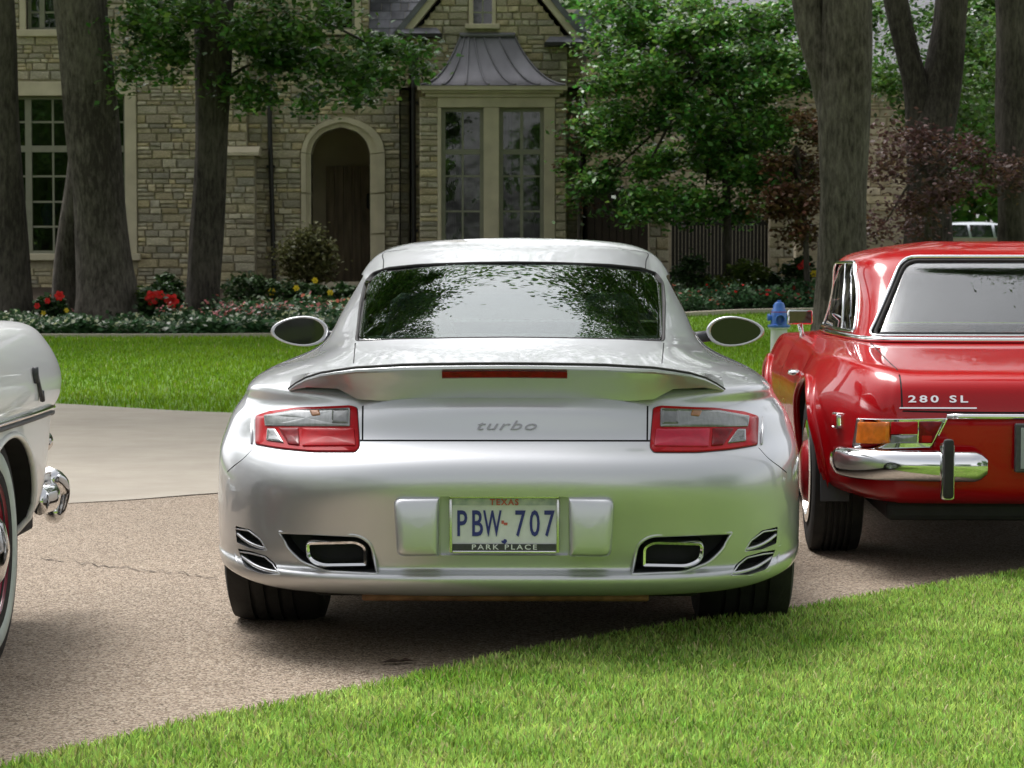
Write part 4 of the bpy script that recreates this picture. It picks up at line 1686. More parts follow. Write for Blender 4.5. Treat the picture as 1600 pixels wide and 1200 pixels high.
small_tree('rust_leaved_maple', 'plum coloured weeping maple spreading behind the red roadster roof', 39.5, [(1450, 455, 12), (1450, 360, 11), (1456, 290, 9), (1470, 240, 7)],
           [(1400, 250, 45, 30), (1470, 225, 60, 25), (1540, 240, 55, 22), (1420, 305, 50, 35), (1490, 285, 55, 30), (1570, 270, 35, 22), (1385, 345, 30, 22), (1440, 352, 24, 20), (1400, 200, 20, 12)], M_PLUM, M_RUST, 1150, .10, 23, .22, .8, .25)
small_tree('maple_tree', 'sparse reddish green young tree against the right corner of the bay', 44.0, [(906, 440, 8), (906, 330, 7), (908, 250, 6), (912, 190, 5)],
           [(905, 190, 26, 24), (930, 185, 30, 22), (905, 250, 22, 35), (935, 250, 25, 40), (905, 300, 18, 25)], M_MAPLE, M_RUST, 900, .12, 24, .14, .5, .35)

# trees beyond: farther woods behind the wing, and across the street behind the camera (seen in the paint and glass)
def far_tree(x, y, h, r, seed, label, leaf=M_LEAF, n=150, group='trees beyond the garden', size=.45, per=None, low=None, sig=1.0, shift=0.0, pads=None):
    root = thing('background_tree', label, 'tree', (x, y, gz(y)), 0, group)
    mb = trunk_mesh([(x, y, gz(y) - .2), (x + .1, y, h * .25), (x, y, h * .5), (x + .2 + shift * .6, y + .1, h * .75)], [.45, .36, .3, .15], seed, 12, M_BARK2)
    wp(mb.build('trunk', M_BARK2, root, 180), root)
    low = low if low is not None else (.02 if y > 55 else .32)
    P = clumps((x + shift, y, h * (1 + low) / 2 + gz(y)), (r, r, h * (1 - low) / 2), n, per or (70 if y > 55 else 55), sig, seed, .35)
    if pads:  # pads: leaf masses shaped for their reflection in the car glass
        P = P[::2]
        near = y < 20
        P = np.concatenate([P[P[:, 0] > 6.5] if near else P[(P[:, 0] < -1.3) | (P[:, 0] > 1.0)], clumps(pads[0], pads[1], 45 if near else 85, 800 if near else 420, .24 if near else .30, seed + 9, .1)])
        size = .065 if near else size
    wp(link('crown', leaf_mesh('crown', P, size, [leaf], seed=seed, tilt=1.6), root), root)


for i, (x, y, h, r, lab) in enumerate(((-6.0, 22.2, 15.5, 4.3, 'leafy tree over the drive, outside the left edge'), (6.2, 22.5, 16.0, 4.4, 'leafy tree over the drive, outside the right edge'), (9.0, 12.5, 15.0, 5.2, 'leafy tree beside the red roadster, outside the right edge'))):
    far_tree(x, y, h, r, 30 + i, lab, n=190, group='trees over the drive', size=.13, per=330 if y > 20 else 230, sig=.52, low=.40, shift=(.9, -1.6, -3.5)[i], pads=[((-3.1, 22.2, 9.3), (2.1, 2.0, 3.0)), ((3.3, 22.4, 9.0), (2.6, 2.0, 2.8)), ((4.4, 12.7, 11.0), (1.7, .9, .7))][i])
for i, (x, y, h, r, lab) in enumerate(((19.0, 62, 10, 4.5, 'low dense tree far behind the right edge trunk'), (27.0, 68, 11, 5, 'low dense tree outside the right edge'), (10.5, 66, 13, 5.5, 'dark broad tree far behind the plum maple'), (17, 62, 14, 6, 'dark tree far behind the right edge trunk'), (4.5, 70, 15, 6, 'tall tree rising behind the slate wing roof'), (24, 75, 14, 7, 'distant tree outside the right edge'))):
    far_tree(x, y, h, r, 40 + i, lab, low=.34 if x in (10.5, 17) else None)
for i, (x, y, h, r, lab) in enumerate(((9, 112, 11, 6, 'far hedge-like tree behind the pale car, leftmost'), (18, 106, 11, 6, 'far hedge-like tree directly behind the pale car'), (27, 110, 12, 6.5, 'far hedge-like tree right of the pale car'), (0, 96, 13, 7, 'far tree hidden behind the slate wing'))):
    far_tree(x, y, h, r, 50 + i, lab, n=120, size=.6)
for i, (x, y, h, r, lab) in enumerate(((-17, 2, 8.5, 5, 'unseen tree added left of the drive, nearest the camera'), (-18, 12, 12, 5.5, 'unseen tree added left of the drive, farther on'), (-15, -10, 11, 5, 'unseen tree added left behind the camera'), (18, 1, 8.5, 5, 'unseen tree added on the right lawn beside the camera'), (18, -12, 8.5, 5, 'unseen tree added on the right lawn behind the camera'), (-19, 22, 13, 6, 'unseen tree added at the far left end of the drive'))):
    far_tree(x, y, h, r, 70 + i, lab, n=130, group='unseen trees added round the drive to darken reflections', size=.40, low=.12)  # unseen trees added so the car paint reflects darker sides
for i, (x, y, h, r, lab) in enumerate(((-24, -30, 12, 6, 'leafy street tree behind the camera to the left'), (27, -34, 13, 6.5, 'leafy street tree behind the camera to the right'), (6, -60, 11, 6, 'low far tree across the street behind the camera'), (-10, -64, 10, 6, 'round far tree across the street behind the camera'))):
    far_tree(x, y, h, r, 60 + i, lab, n=110, group='street trees behind the camera', size=.55)
# ------------------------------------------------------------------ shared car materials
M_SILVER = mat('silver_paint', (0.55, 0.56, 0.58), 0.38, 0.76, 1.0)
M_BLACKIN = mat('cabin_black', (0.012, 0.012, 0.013), 0.7, var=0.3, scale=20)
M_DARKPLASTIC = mat('dark_plastic', (0.05, 0.052, 0.058), 0.45, var=0.25, scale=60, bump=0.05)
M_RUBBER = mat('rubber', (0.022, 0.021, 0.02), 0.75, var=0.35, scale=14, bump=0.15, bscale=90)
M_CHROME = mat('chrome', (0.78, 0.79, 0.8), 0.07, 1.0)
M_DULLCHROME = mat('brushed_steel', (0.62, 0.62, 0.62), 0.22, 1.0)
M_GLASS = mat('tinted_glass', (0.50, 0.62, 0.56), 0.0, trans=1.0, ior=1.6)
M_MIRROR = mat('mirror_glass', (0.004, 0.0045, 0.005), 0.04, 0.0, 0.7, spec=.3)
M_GLASSCLEAR = mat('clear_glass', (0.86, 0.90, 0.89), 0.0, trans=1.0, ior=1.5)
M_REDLENS = mat('red_lens', (0.38, 0.0015, 0.006), 0.3, 0.0, 0.22, spec=.15, var=0.12, scale=45)
M_DARKRED = mat('dark_red_lens', (0.16, 0.001, 0.004), 0.3, 0.0, 0.2, spec=.15, var=0.3, scale=60)
M_PINKLENS = mat('pink_red_lens', (0.44, 0.008, 0.035), 0.2, 0.0, 0.4, spec=.25, var=0.15, scale=25)  # red lens with a pale sky sheen put into its colour
M_CLEARLENS = mat('clear_lens', (0.24, 0.25, 0.25), 0.2, 0.55, 0.7, var=0.15, scale=38, stretch=(3, 1, 0.6))
M_DARKREFL = mat('lamp_reflector', (0.16, 0.165, 0.165), 0.2, 0.6, 0.8, var=0.2, scale=50)
M_AMBER = mat('amber_lens', (0.72, 0.17, 0.01), 0.15, 0.0, 1.0, var=0.2, scale=40)
M_DULLAMBER = mat('smoked_amber', (0.30, 0.13, 0.05), 0.25, 0.2, 0.6)
M_RIM = mat('alloy_rim', (0.5, 0.51, 0.52), 0.3, 0.9)


def tyre_wheel(parent, loc, rad, wid, rim_r, s, style='alloy', ribs=4):
    """wheel > tyre, rim (> ...); s = +1 for the outside towards +x"""
    w = thing('wheel', None, None, loc)
    w.parent = parent
    h = wid / 2
    sh = min(0.04, h * 0.3)
    prof = [(rim_r - 0.01, -h * 0.85), (rim_r + 0.015, -h * 0.97), ((rim_r + rad) / 2, -h), (rad - sh * 0.9, -h * 0.985), (rad - sh * 0.3, -h + sh * 0.25), (rad - 0.003, -h + sh)]
    gx = [(-h + sh) + (2 * h - 2 * sh) * (i + 1) / (ribs + 1) for i in range(ribs)]
    for g in gx:
        prof += [(rad, g - 0.006), (rad - 0.009, g - 0.0045), (rad - 0.009, g + 0.0045), (rad, g + 0.006)]
    prof += [(rad - 0.003, h - sh), (rad - sh * 0.3, h - sh * 0.25), (rad - sh * 0.9, h * 0.985), ((rim_r + rad) / 2, h), (rim_r + 0.015, h * 0.97), (rim_r - 0.01, h * 0.85)]
    mb = MB()
    mb.lathe(prof, axis='x', n=56)
    # sipes across the tread blocks
    for k in range(48):
        a = 2 * PI * k / 48
        c, q = math.cos(a), math.sin(a)
        for t0, t1 in ((-h + 0.002, -h + sh + 0.02), (h - sh - 0.02, h - 0.002)):
            r0 = rad - 0.001
            mb.box(0, 0, 0, 0, 0, 0) if False else None
    tyre = mb.build('tyre', M_RUBBER, w, 40)
    mb = MB()
    f = h * 0.8 * s
    if style == 'alloy':
        mb.lathe([(rim_r, f * 1.1), (rim_r - 0.015, f * 1.1), (rim_r - 0.03, f * 0.2), (rim_r - 0.03, -f)], axis='x', n=48)
        for k in range(5):
            a = 2 * PI * k / 5
            d = Vector((0, math.cos(a), math.sin(a)))
            mb.tube([d * 0.04 + Vector((f * 0.9, 0, 0)), d * 0.12 + Vector((f * 0.85, 0, 0)), d * (rim_r - 0.02) + Vector((f * 1.0, 0, 0))], [0.035, 0.028, 0.04], 8)
        mb.lathe([(0.001, f), (0.06, f * 0.98), (0.07, f * 0.8)], axis='x', n=24)
        mb.build('rim', M_RIM, w, 40)
        md = MB()
        md.lathe([(0.001, f * 0.4), (0.16, f * 0.4), (0.165, f * 0.3), (0.001, f * 0.25)], axis='x', n=32)
        md.build('brake_disc', M_DULLCHROME, w, 40)
    return w


# ------------------------------------------------------------------ silver coupe seen from behind
SIL = thing('silver_coupe', 'silver sports coupe with rear wing and licence plate PBW 707, parked centre', 'car', (-0.006, 7.88, 0.0), -0.0163)
SX = [0, .27, .49, .67, .82, .935, .988, 1.0]


def sil_cols():
    #       z     y_c    w    rise  zside
    low = [(.195, -.86, .865, .055, .195), (.21, -.955, .912, .050, .21), (.247, -1.0, .922, .040, .242), (.2735, -.996, .924, .034, .265),
           (.287, -.972, .924, .030, .28), (.333, -.985, .925, .02, .328), (.43, -1.018, .926, .005, .43), (.5245, -1.05, .926, 0, .515), (.602, -1.025, .926, 0, .585),
           (.654, -.968, .917, 0, .64), (.717, -.945, .897, 0, .70), (.760, -.918, .868, 0, .746)]
    nl = len(low)
    names = 'ABCDEFGHIJKLMNO'
    cols = {c: [] for c in names}
    for k, (z, yc, w, rise, zs) in enumerate(low):
        yh = -.05 if k < 9 else -.05 + .05 * (k - 8)
        for c, xf in zip(names[:8], SX):
            e_ = [3.2, 3.2, 3.2, 3.2, 3.2, 3.2, 3.1, 2.95, 2.8, 2.65, 2.6, 2.6][k]
            q = 1 - max(0, 1 - xf ** e_) ** (1 / e_)
            cols[c].append((w * .988 * xf, yc + (yh - yc) * q, z + (zs - z) * xf ** 2 + rise * xf ** 8))
    # side and nose columns, lower rows: x, y at each, sill z
    sl = {'I': (.5, [.80, .83, .845, .852, .856, .868, .885, .90, .90, .895, .876, .846]),
          'J': (1.1, [.76, .79, .80, .806, .81, .825, .845, .862, .87, .872, .862, .84]),
          'K': (1.75, [.77, .80, .81, .815, .82, .835, .85, .864, .872, .876, .868, .848]),
          'L': (2.4, [.78, .82, .835, .842, .848, .862, .875, .882, .885, .882, .866, .838])}
    zz = [.17, .19, .235, .262, .28, .33, .42, .50, .575, .625, .69, .735]
    for c, (y, xs) in sl.items():
        cols[c] = [(x, y, z) for x, z in zip(xs, zz)]
    zf = [.16, .18, .22, .25, .27, .32, .39, .45, .52, .58, .64, .69]
    cols['M'] = [(.72 - max(0, k - 8) * .02 + (.02 if 2 < k < 8 else 0), 2.98 - abs(k - 6) * .018 - (.02 * max(0, k - 8)) ** 1.0, zf[k]) for k in range(nl)]
    cols['N'] = [(.42 - max(0, k - 8) * .012, 3.24 - abs(k - 6) * .02 - .035 * max(0, k - 8), zf[k] - .01) for k in range(nl)]
    cols['O'] = [(0, 3.32 - abs(k - 6) * .02 - .04 * max(0, k - 8), zf[k] - .015) for k in range(nl)]
    up = {
        'A': [(0, -.80, .800), (0, -.50, .858), (0, -.20, .918), (0, .10, 1.005), (0, .45, 1.096), (0, .78, 1.172), (0, 1.0, 1.222), (0, 1.16, 1.249)],
        'B': [(.24, -.79, .800), (.235, -.49, .858), (.22, -.19, .918), (.205, .11, 1.004), (.19, .46, 1.094), (.175, .79, 1.169), (.155, 1.0, 1.220), (.11, 1.17, 1.249)],
        'C': [(.435, -.77, .800), (.425, -.47, .858), (.395, -.165, .917), (.375, .14, 1.002), (.35, .48, 1.090), (.325, .80, 1.163), (.285, 1.01, 1.217), (.20, 1.18, 1.2485)],
        'D': [(.60, -.705, .800), (.575, -.43, .856), (.505, -.10, .913), (.475, .20, .998), (.445, .52, 1.083), (.415, .82, 1.153), (.382, 1.03, 1.211), (.27, 1.19, 1.248)],
        'E': [(.715, -.585, .797), (.665, -.33, .848), (.575, .01, .898), (.54, .31, .985), (.508, .60, 1.073), (.487, .88, 1.143), (.435, 1.06, 1.205), (.315, 1.21, 1.2465)],
        'F': [(.785, -.42, .795), (.715, -.18, .845), (.625, .17, .892), (.588, .46, .979), (.553, .73, 1.067), (.528, .97, 1.14), (.472, 1.11, 1.203), (.345, 1.24, 1.246)],
        'G': [(.815, -.22, .795), (.745, 0.0, .843), (.652, .36, .889), (.615, .61, .973), (.58, .85, 1.063), (.553, 1.05, 1.14), (.494, 1.17, 1.204), (.36, 1.28, 1.246)],
        'H': [(.822, .03, .793), (.752, .22, .839), (.667, .61, .887), (.632, .81, .971), (.595, .99, 1.063), (.562, 1.13, 1.14), (.503, 1.22, 1.205), (.365, 1.31, 1.246)],
        'I': [(.797, .5, .787), (.738, .56, .833), (.677, .86, .884), (.638, 1.0, .97), (.60, 1.11, 1.063), (.565, 1.20, 1.14), (.505, 1.27, 1.205), (.365, 1.34, 1.246)],
        'J': [(.79, 1.1, .785), (.735, 1.1, .832), (.682, 1.17, .883), (.64, 1.22, .97), (.60, 1.27, 1.06), (.562, 1.31, 1.138), (.50, 1.34, 1.203), (.36, 1.37, 1.245)],
        'K': [(.80, 1.75, .785), (.738, 1.72, .835), (.672, 1.70, .885), (.622, 1.63, .97), (.577, 1.55, 1.058), (.525, 1.48, 1.138), (.46, 1.44, 1.202), (.33, 1.40, 1.245)],
        'L': [(.765, 2.34, .792), (.66, 2.2, .828), (.53, 1.98, .898), (.485, 1.85, .98), (.44, 1.71, 1.065), (.39, 1.59, 1.14), (.34, 1.51, 1.202), (.25, 1.43, 1.245)],
        'M': [(.60, 2.62, .755), (.48, 2.36, .80), (.36, 2.06, .902), (.33, 1.92, .985), (.30, 1.76, 1.068), (.265, 1.63, 1.142), (.23, 1.53, 1.203), (.17, 1.45, 1.245)],
        'N': [(.32, 2.75, .735), (.26, 2.42, .79), (.20, 2.09, .905), (.185, 1.94, .988), (.165, 1.78, 1.07), (.145, 1.65, 1.143), (.12, 1.55, 1.204), (.09, 1.46, 1.246)],
        'O': [(0, 2.78, .73), (0, 2.44, .788), (0, 2.10, .906), (0, 1.95, .99), (0, 1.79, 1.07), (0, 1.66, 1.143), (0, 1.56, 1.204), (0, 1.47, 1.246)]}
    dz = [0, 0, 0, .002, .004, .006, .006, .004]
    out = []
    for c in names:
        u = [(p[0], p[1], p[2] + d) for p, d in zip(up[c], dz)]
        x, y, z = u[-1]
        out.append(cols[c] + u + [(x * .35, 1.32 + (y - 1.32) * .4, z + .011)])
    return out


s_body = shell('body', sil_cols(), 8, 8, [M_SILVER], SIL)
s_skin = Skin(s_body)


def pick(hw, py, skin=s_skin, D=7.88):
    """where the eye ray at hw pixels off the car's axis meets the body (local x, z)"""
    o = Vector((0, -D, HC))
    d = (at(800 + hw, py, D) - Vector((0, 0, HC))).normalized()
    h = skin.b.ray_cast(o, d)
    if h[0] is None:
        p = at(800 + hw, py, D - 0.6)
        return (p.x, p.z)
    return (h[0].x, h[0].z)


def both(poly):
    return [poly, [(-x, z) for x, z in poly][::-1]]


cutters = []
# cabin hollow and window openings
cab = hull([(s * x, y, z) for s in (-1, 1) for x, y, z in ((.56, -.02, .55), (.42, -.02, .84), (.40, .70, 1.09), (.36, 1.05, 1.17), (.36, 1.45, 1.165), (.48, 1.9, .84), (.60, 1.9, .45), (.60, .4, .42), (.57, .7, .9), (.57, 1.5, .9))])
cutters.append((cab, M_BLACKIN))
rw_l = [pick(h, p) for h, p in ((-241, 533), (-238, 470), (-233, 440), (-222, 426), (-198, 418), (-150, 413), (-70, 410), (0, 409))]
rw = rw_l + [(-x, z) for x, z in rw_l[:-1][::-1]]
rw = [(x, z) for x, z in rw]
rw_b = [pick(h, p) for h, p in ((180, 530), (90, 528), (0, 527), (-90, 528), (-180, 530))]
rw_poly = rnd(rw + rw_b, 0.012, 3)
cutters.append((MB().prism(rw_poly, 'y', -.7, .98), M_BLACKIN))
ws = [(-.60, .935), (-.36, 1.165), (.36, 1.165), (.60, .935)]
cutters.append((MB().prism(rnd(ws, .04), 'y', 1.62, 2.6), M_BLACKIN))
for s in (-1, 1):
    sw = rnd([(.42, .915), (.95, 1.125), (1.38, 1.13), (1.70, .92)], .04)
    cutters.append((MB().prism(sw, 'x', s * .45, s * .9), M_BLACKIN))
    for yy in (0.0, 2.35):
        cutters.append((drum(s * .52, s * 1.2, yy, .335, .352), M_BLACKIN))
# exhaust recesses, corner vents, plate recess
ex = rnd([pick(h, p) for h, p in ((-354, 832), (-228, 837), (-208, 850), (-199, 897), (-280, 893), (-318, 880), (-341, 858))], [.004, .02, .02, .006, .02, .02, .02])
v1 = rnd([pick(h, p) for h, p in ((-430, 826), (-403, 830), (-384, 844), (-373, 862), (-403, 860), (-428, 852))], .005)
v2 = rnd([pick(h, p) for h, p in ((-427, 862), (-403, 865), (-378, 871), (-363, 883), (-352, 899), (-383, 899), (-410, 892), (-422, 879))], .005)
v3 = rnd([pick(h, p) for h, p in ((-405, 904), (-380, 906), (-346, 915), (-380, 916), (-396, 912))], .003)
vent_plugs = []
for poly in (ex, v1, v2):
    for q in both(poly):
        ys = [s_skin.rear(*p)[0].y for p in q]
        if poly is ex:
            cutters.append((MB().prism(q, 'y', min(ys) - .1, max(ys) + .16), mat('recess_plastic', (.075, .078, .085), .5, var=.1)))
        else:
            sg = 1 if q[0][0] < 0 else -1                     # vents slope in towards the middle, their floors painted
            y0, y1 = min(ys) - .02, max(ys) + .05
            k_ = (y1 - y0)
            back = [(x + sg * .024, z + .017) for x, z in q]
            mv = MB()
            n_ = len(q)
            mv.add([(x, y0, z) for x, z in q] + [(x, y1, z) for x, z in back], [tuple(range(n_))[::-1], tuple(range(n_, 2 * n_))] + [(i, (i + 1) % n_, n_ + (i + 1) % n_, n_ + i) for i in range(n_)])
            cutters.append((mv, M_SILVER))
            cb = (sum(p[0] for p in back) / n_, sum(p[1] for p in back) / n_)
            vent_plugs.append(([(cb[0] + (x - cb[0]) * 1.05, cb[1] + (z - cb[1]) * 1.05) for x, z in back], y1))
pl = rnd([pick(h, p) for h, p in ((-100, 776), (100, 776), (100, 868), (-100, 868))], .004)
cutters.append((MB().prism(pl, 'y', -1.2, -.948), M_SILVER))


def seam(pts, r=.0028, how='rear', s=1, off=0.0):
    c = s_skin.line(curve(pts, 8), off, how, s)
    cutters.append((MB().tube(c, r, 6), M_BLACKIN))


seam([pick(h, 688.5) for h in (-228, -160, -80, 0, 80, 160, 228)], .0036)
for s in (-1, 1):
    seam([pick(s * 241, p) for p in (536, 548, 560, 568)], .0022)
    seam([pick(s * 222.5, p) for p in (634, 650, 670, 688)], .003)
    seam([pick(s * 205, p) for p in (383, 395, 408, 421)], .0026)
    seam([pick(s * h, p) for h, p in ((394, 699), (410, 716), (428, 730), (437, 738))], .0022)
    seam([(.42, .25), (.43, .55), (.45, .80), (.55, .9)], .003, 'side', s)
    seam([(1.72, .25), (1.73, .55), (1.72, .80)], .003, 'side', s)
cut(s_body, cutters)
s_body.data.materials[0] = M_SILVER

for poly, y1 in vent_plugs:
    MB().prism(poly, 'y', y1 - .028, y1 + .01).build('vent_dark_plug', M_BLACKIN, SIL)  # black plug puts the shade inside each vent into colour
# rolled lips round the openings catch the sky
for poly in (ex, v1, v2):
    for q in both(poly):
        mb = MB()
        mb.tube(s_skin.line(q, -.002), .0055 if poly is ex else .0028, 6, closed=True)
        mb.build('opening_lip', M_SILVER, SIL, 180)

# painted slats across the corner vents
for poly in (v1, v2):
    for q in both(poly):
        sx = 1 if q[0][0] < 0 else -1
        lo = sorted(q, key=lambda p: p[0] * sx)
        x0, x1 = lo[0][0], lo[-1][0]
        zs_ = [p[1] for p in q]
        zl, zr = lo[0][1], lo[-1][1]
        line_ = [(x0 + (x1 - x0) * t, (zl + (zr - zl) * t) - .010 * math.sin(PI * t) + .004) for t in (.0, .2, .4, .6, .8, 1.0)]
        mb = MB()
        mb.tube([p + Vector((0, .012, 0)) for p in s_skin.line(curve(line_, 3), 0)], .0055, 8)
        mb.build('vent_slat', M_SILVER, SIL, 180)
# rear glass
mb = MB()
rows = []
zt, zb = max(p[1] for p in rw_poly) - .002, min(p[1] for p in rw_poly) + .002


def width_at(poly, z):
    xs = []
    for i in range(len(poly)):
        a, b = poly[i - 1], poly[i]
        if (a[1] - z) * (b[1] - z) <= 0 and a[1] != b[1]:
            xs.append(a[0] + (b[0] - a[0]) * (z - a[1]) / (b[1] - a[1]))
    return (min(xs), max(xs)) if xs else (-.01, .01)


for i in range(33):
    z = zb + (zt - zb) * i / 32
    a, b = width_at(rw_poly, z)
    rows.append([s_skin.rear(a + (b - a) * k / 40, z)[0] + Vector((0, .012, -.002)) for k in range(41)])
fx = np.array([[p.x, p.z, p.y] for r_ in rows for p in r_])
fu, fw_ = fx[:, 0] / .5, (fx[:, 1] - 1.04) / .12
basis = lambda u, w: np.stack([u ** a * w ** b for a in (0, 2, 4) for b in range(3)], -1)
cf = np.linalg.lstsq(basis(fu, fw_), fx[:, 2], rcond=None)[0]        # one fair curved surface for clean reflections
rows = [[Vector((p.x, float(basis(np.array(p.x / .5), np.array((p.z - 1.04) / .12)) @ cf), p.z)) for p in r_] for r_ in rows]
mb.grid(rows)
glass = mb.build('rear_window', M_GLASS, SIL, 180)
md = glass.modifiers.new('thick', 'SOLIDIFY')
md.thickness = .004
mb = MB()
mb.tube(s_skin.line(dense(rw_poly, .02), -.003), .0055, 6, closed=True)
mb.build('window_seal', M_RUBBER, SIL, 180)
# windscreen and side glass
mb = MB()
rows = []
for i in range(9):
    z = .94 + .22 * i / 8
    a, b = width_at(ws, min(max(z, .936), 1.164))
    row = []
    for k in range(13):
        x = a + (b - a) * k / 12
        h = s_skin.b.ray_cast(Vector((x, 9, z)), Vector((0, -1, 0)))[0]
        row.append((h or Vector((x, 1.9, z))) + Vector((0, -.008, 0)))
    rows.append(row)
mb.grid(rows)
mb.build('windscreen', M_GLASS, SIL, 180)
for s in (-1, 1):
    mb = MB()
    s_skin.patch(mb, rnd([(.42, .915), (.95, 1.125), (1.38, 1.13), (1.70, .92)], .04), [(1, -.006), (.6, -.006), (.001, -.006)], 0, 'side', s)
    mb.build('side_window', M_GLASS, SIL, 180)
# seats, parcel shelf, steering wheel
for s in (-1, 1):
    mb = MB()
    mb.box(s * .34 - .23, s * .34 + .23, .95, 1.45, .42, .56, 0, .05)
    st = mb.build('seat', M_DARKPLASTIC, SIL, 40)
    mb = MB()
    rows = []
    for i, (z, w, y) in enumerate(((.5, .21, .92), (.65, .23, .86), (.8, .21, .8), (.9, .14, .77), (.96, .11, .75), (1.03, .10, .735), (1.06, .06, .74))):
        rows.append([(s * .34 + w * math.cos(a) * (1 if abs(math.cos(a)) > .5 else 1), y + .05 * math.sin(a), z) for a in [2 * PI * k / 14 for k in range(14)]])
    mb.grid(rows, 0, True)
    mb.build('seat_back', M_DARKPLASTIC, st, 180)

# ---- wing on the engine lid
wst = [0, .10, .20, .29, .37, .43, .49, .54, .585, .62, .648]
wz = np.interp(wst, [0, .15, .29, .43, .53, .60, .648], [.8800, .8790, .8755, .866, .850, .826, .792])
wy = np.interp(wst, [0, .15, .29, .43, .53, .60, .648], [-.946, -.944, -.937, -.908, -.862, -.795, -.705])
wbz = np.interp(wst, [0, .40, .435, .46, .60, .648], [.766, .766, .77, .797, .800, .783])
wby = np.interp(wst, [0, .40, .435, .46, .60, .648], [-.885, -.872, -.865, -.84, -.76, -.69])
full = [(-x, a, b, c, d) for x, a, b, c, d in zip(wst, wz, wy, wbz, wby)][::-1][:-1] + list(zip(wst, wz, wy, wbz, wby))
rows, black = [], []
for x, z, y, bz, by in full:
    k = min(1, abs(x) / .648)
    yf = -.52 - .06 * k ** 3
    tf = s_skin.top(x, yf)[0].z + .001
    tm = s_skin.top(x, (yf * .55 + y * .45))
    tm = tm[0].z if tm[0] else z
    e = 1 - .75 * k ** 4
    r_ = [(x, yf, tf - .006), (x, yf - .01, tf + .002), (x, yf * .6 + y * .4, max(tm, tf * .6 + z * .4) + .003), (x, yf * .25 + y * .75, tf * .25 + z * .75 + .002 * e),
          (x, y + .012, z + .001), (x, y + .009, z - .006 * e), (x, y + .004, z - .007 * e), (x, y, z - .010 * e), (x, y - .001, z - .018 * e), (x, y + .008, z - .024 * e),
          (x, y + (by - y) * .35, z + (bz - z) * .38 - .006 * e), (x, y + (by - y) * .75, z + (bz - z) * .7), (x, by, bz), (x, by + .06 * e + .005, bz - .004)]
    rows.append(r_)
    black.append((x, y + .0075, z - .0035 * e))
mb = MB()
mb.grid(rows)
wing = mb.build('rear_wing', M_SILVER, SIL, 32)
mb = MB()
mb.tube(black, .0042, 6)
mb.build('wing_gap_seal', M_RUBBER, wing, 180)
mb = MB()
sl_ = []
for x in np.linspace(-.18, .18, 13):
    yy = np.interp(abs(x), wst, wy)
    z0 = np.interp(abs(x), wst, wz)
    sl_.append([(x, yy + .012, z0 - .024), (x, yy - .002, z0 - .027), (x, yy + .004, z0 - .043), (x, yy + .02, z0 - .046)])
mb.grid(sl_)
mb.build('brake_lamp', M_DARKRED, wing, 30)

# ---- tail lamps
lens_prof = [(1.0, -.012), (1.0, .002), (.985, .006), (.8, .0085), (.5, .010), (.2, .0105), (.001, .0105)]
piece_prof = [(1.0, .004), (.99, .0112), (.95, .0122), (.6, .0128), (.001, .013)]
for s in (-1, 1):
    def tp(h, p):
        return pick(s * h, p)
    out = [tp(h, p) for h, p in ((-392, 651), (-370, 644), (-325, 638), (-240, 634.5), (-231, 638), (-227, 699), (-233, 706.5), (-300, 706.5), (-350, 702), (-392, 695))]
    out = dense(rnd(out, .006, 2), .012)
    mb = MB()
    s_skin.patch(mb, dense(rnd([tp(h, p) for h, p in ((-393.5, 650), (-370, 643), (-325, 637), (-240, 633.5), (-229.5, 637), (-225.5, 700), (-232, 708), (-300, 708), (-350, 703.5), (-393.5, 696))], .006, 2), .012), [(.992, -.01), (.992, .0008), (.9, .001), (.001, .001)])
    mb.build('lamp_gasket', M_DARKPLASTIC, SIL, 60)
    mb = MB()
    s_skin.patch(mb, out, lens_prof)
    lamp = mb.build('tail_lamp', M_REDLENS, SIL, 60)
    subs = [('clear_lens', M_CLEARLENS, ((-376, 652), (-330, 644), (-240, 640), (-240, 668), (-374, 668))),
            ('reversing_lamp', M_DARKREFL, ((-268, 643), (-242, 642), (-242, 664), (-268, 664))),
            ('indicator', M_DULLAMBER, ((-304, 645), (-288, 644), (-286, 652), (-299, 654))),
            ('lower_lens', M_PINKLENS, ((-316, 671), (-234, 671), (-232, 700), (-316, 701))),
            ('dark_lens', M_DARKRED, ((-352, 671), (-320, 671), (-320, 700), (-338, 698))),
            ('side_reflector', M_DARKREFL, ((-370, 672), (-358, 672), (-344, 696), (-372, 692)))]
    for nm, m, pts in subs:
        if s == 1 and nm == 'lower_lens':
            m = M_REDLENS  # only the other lamp keeps the painted pink sheen
        mb = MB()
        s_skin.patch(mb, dense(rnd([tp(*q) for q in pts], .003, 2), .01), [(a, b + (.0015 if nm in ('reversing_lamp', 'indicator') else 0)) for a, b in piece_prof])
        mb.build(nm, m, lamp, 60)
    mb = MB()
    mb.tube(s_skin.line([tp(-398, 652), tp(-399, 670), tp(-398, 694)], .002), .0035, 6)
    mb.build('lamp_edge', M_SILVER, lamp, 180)

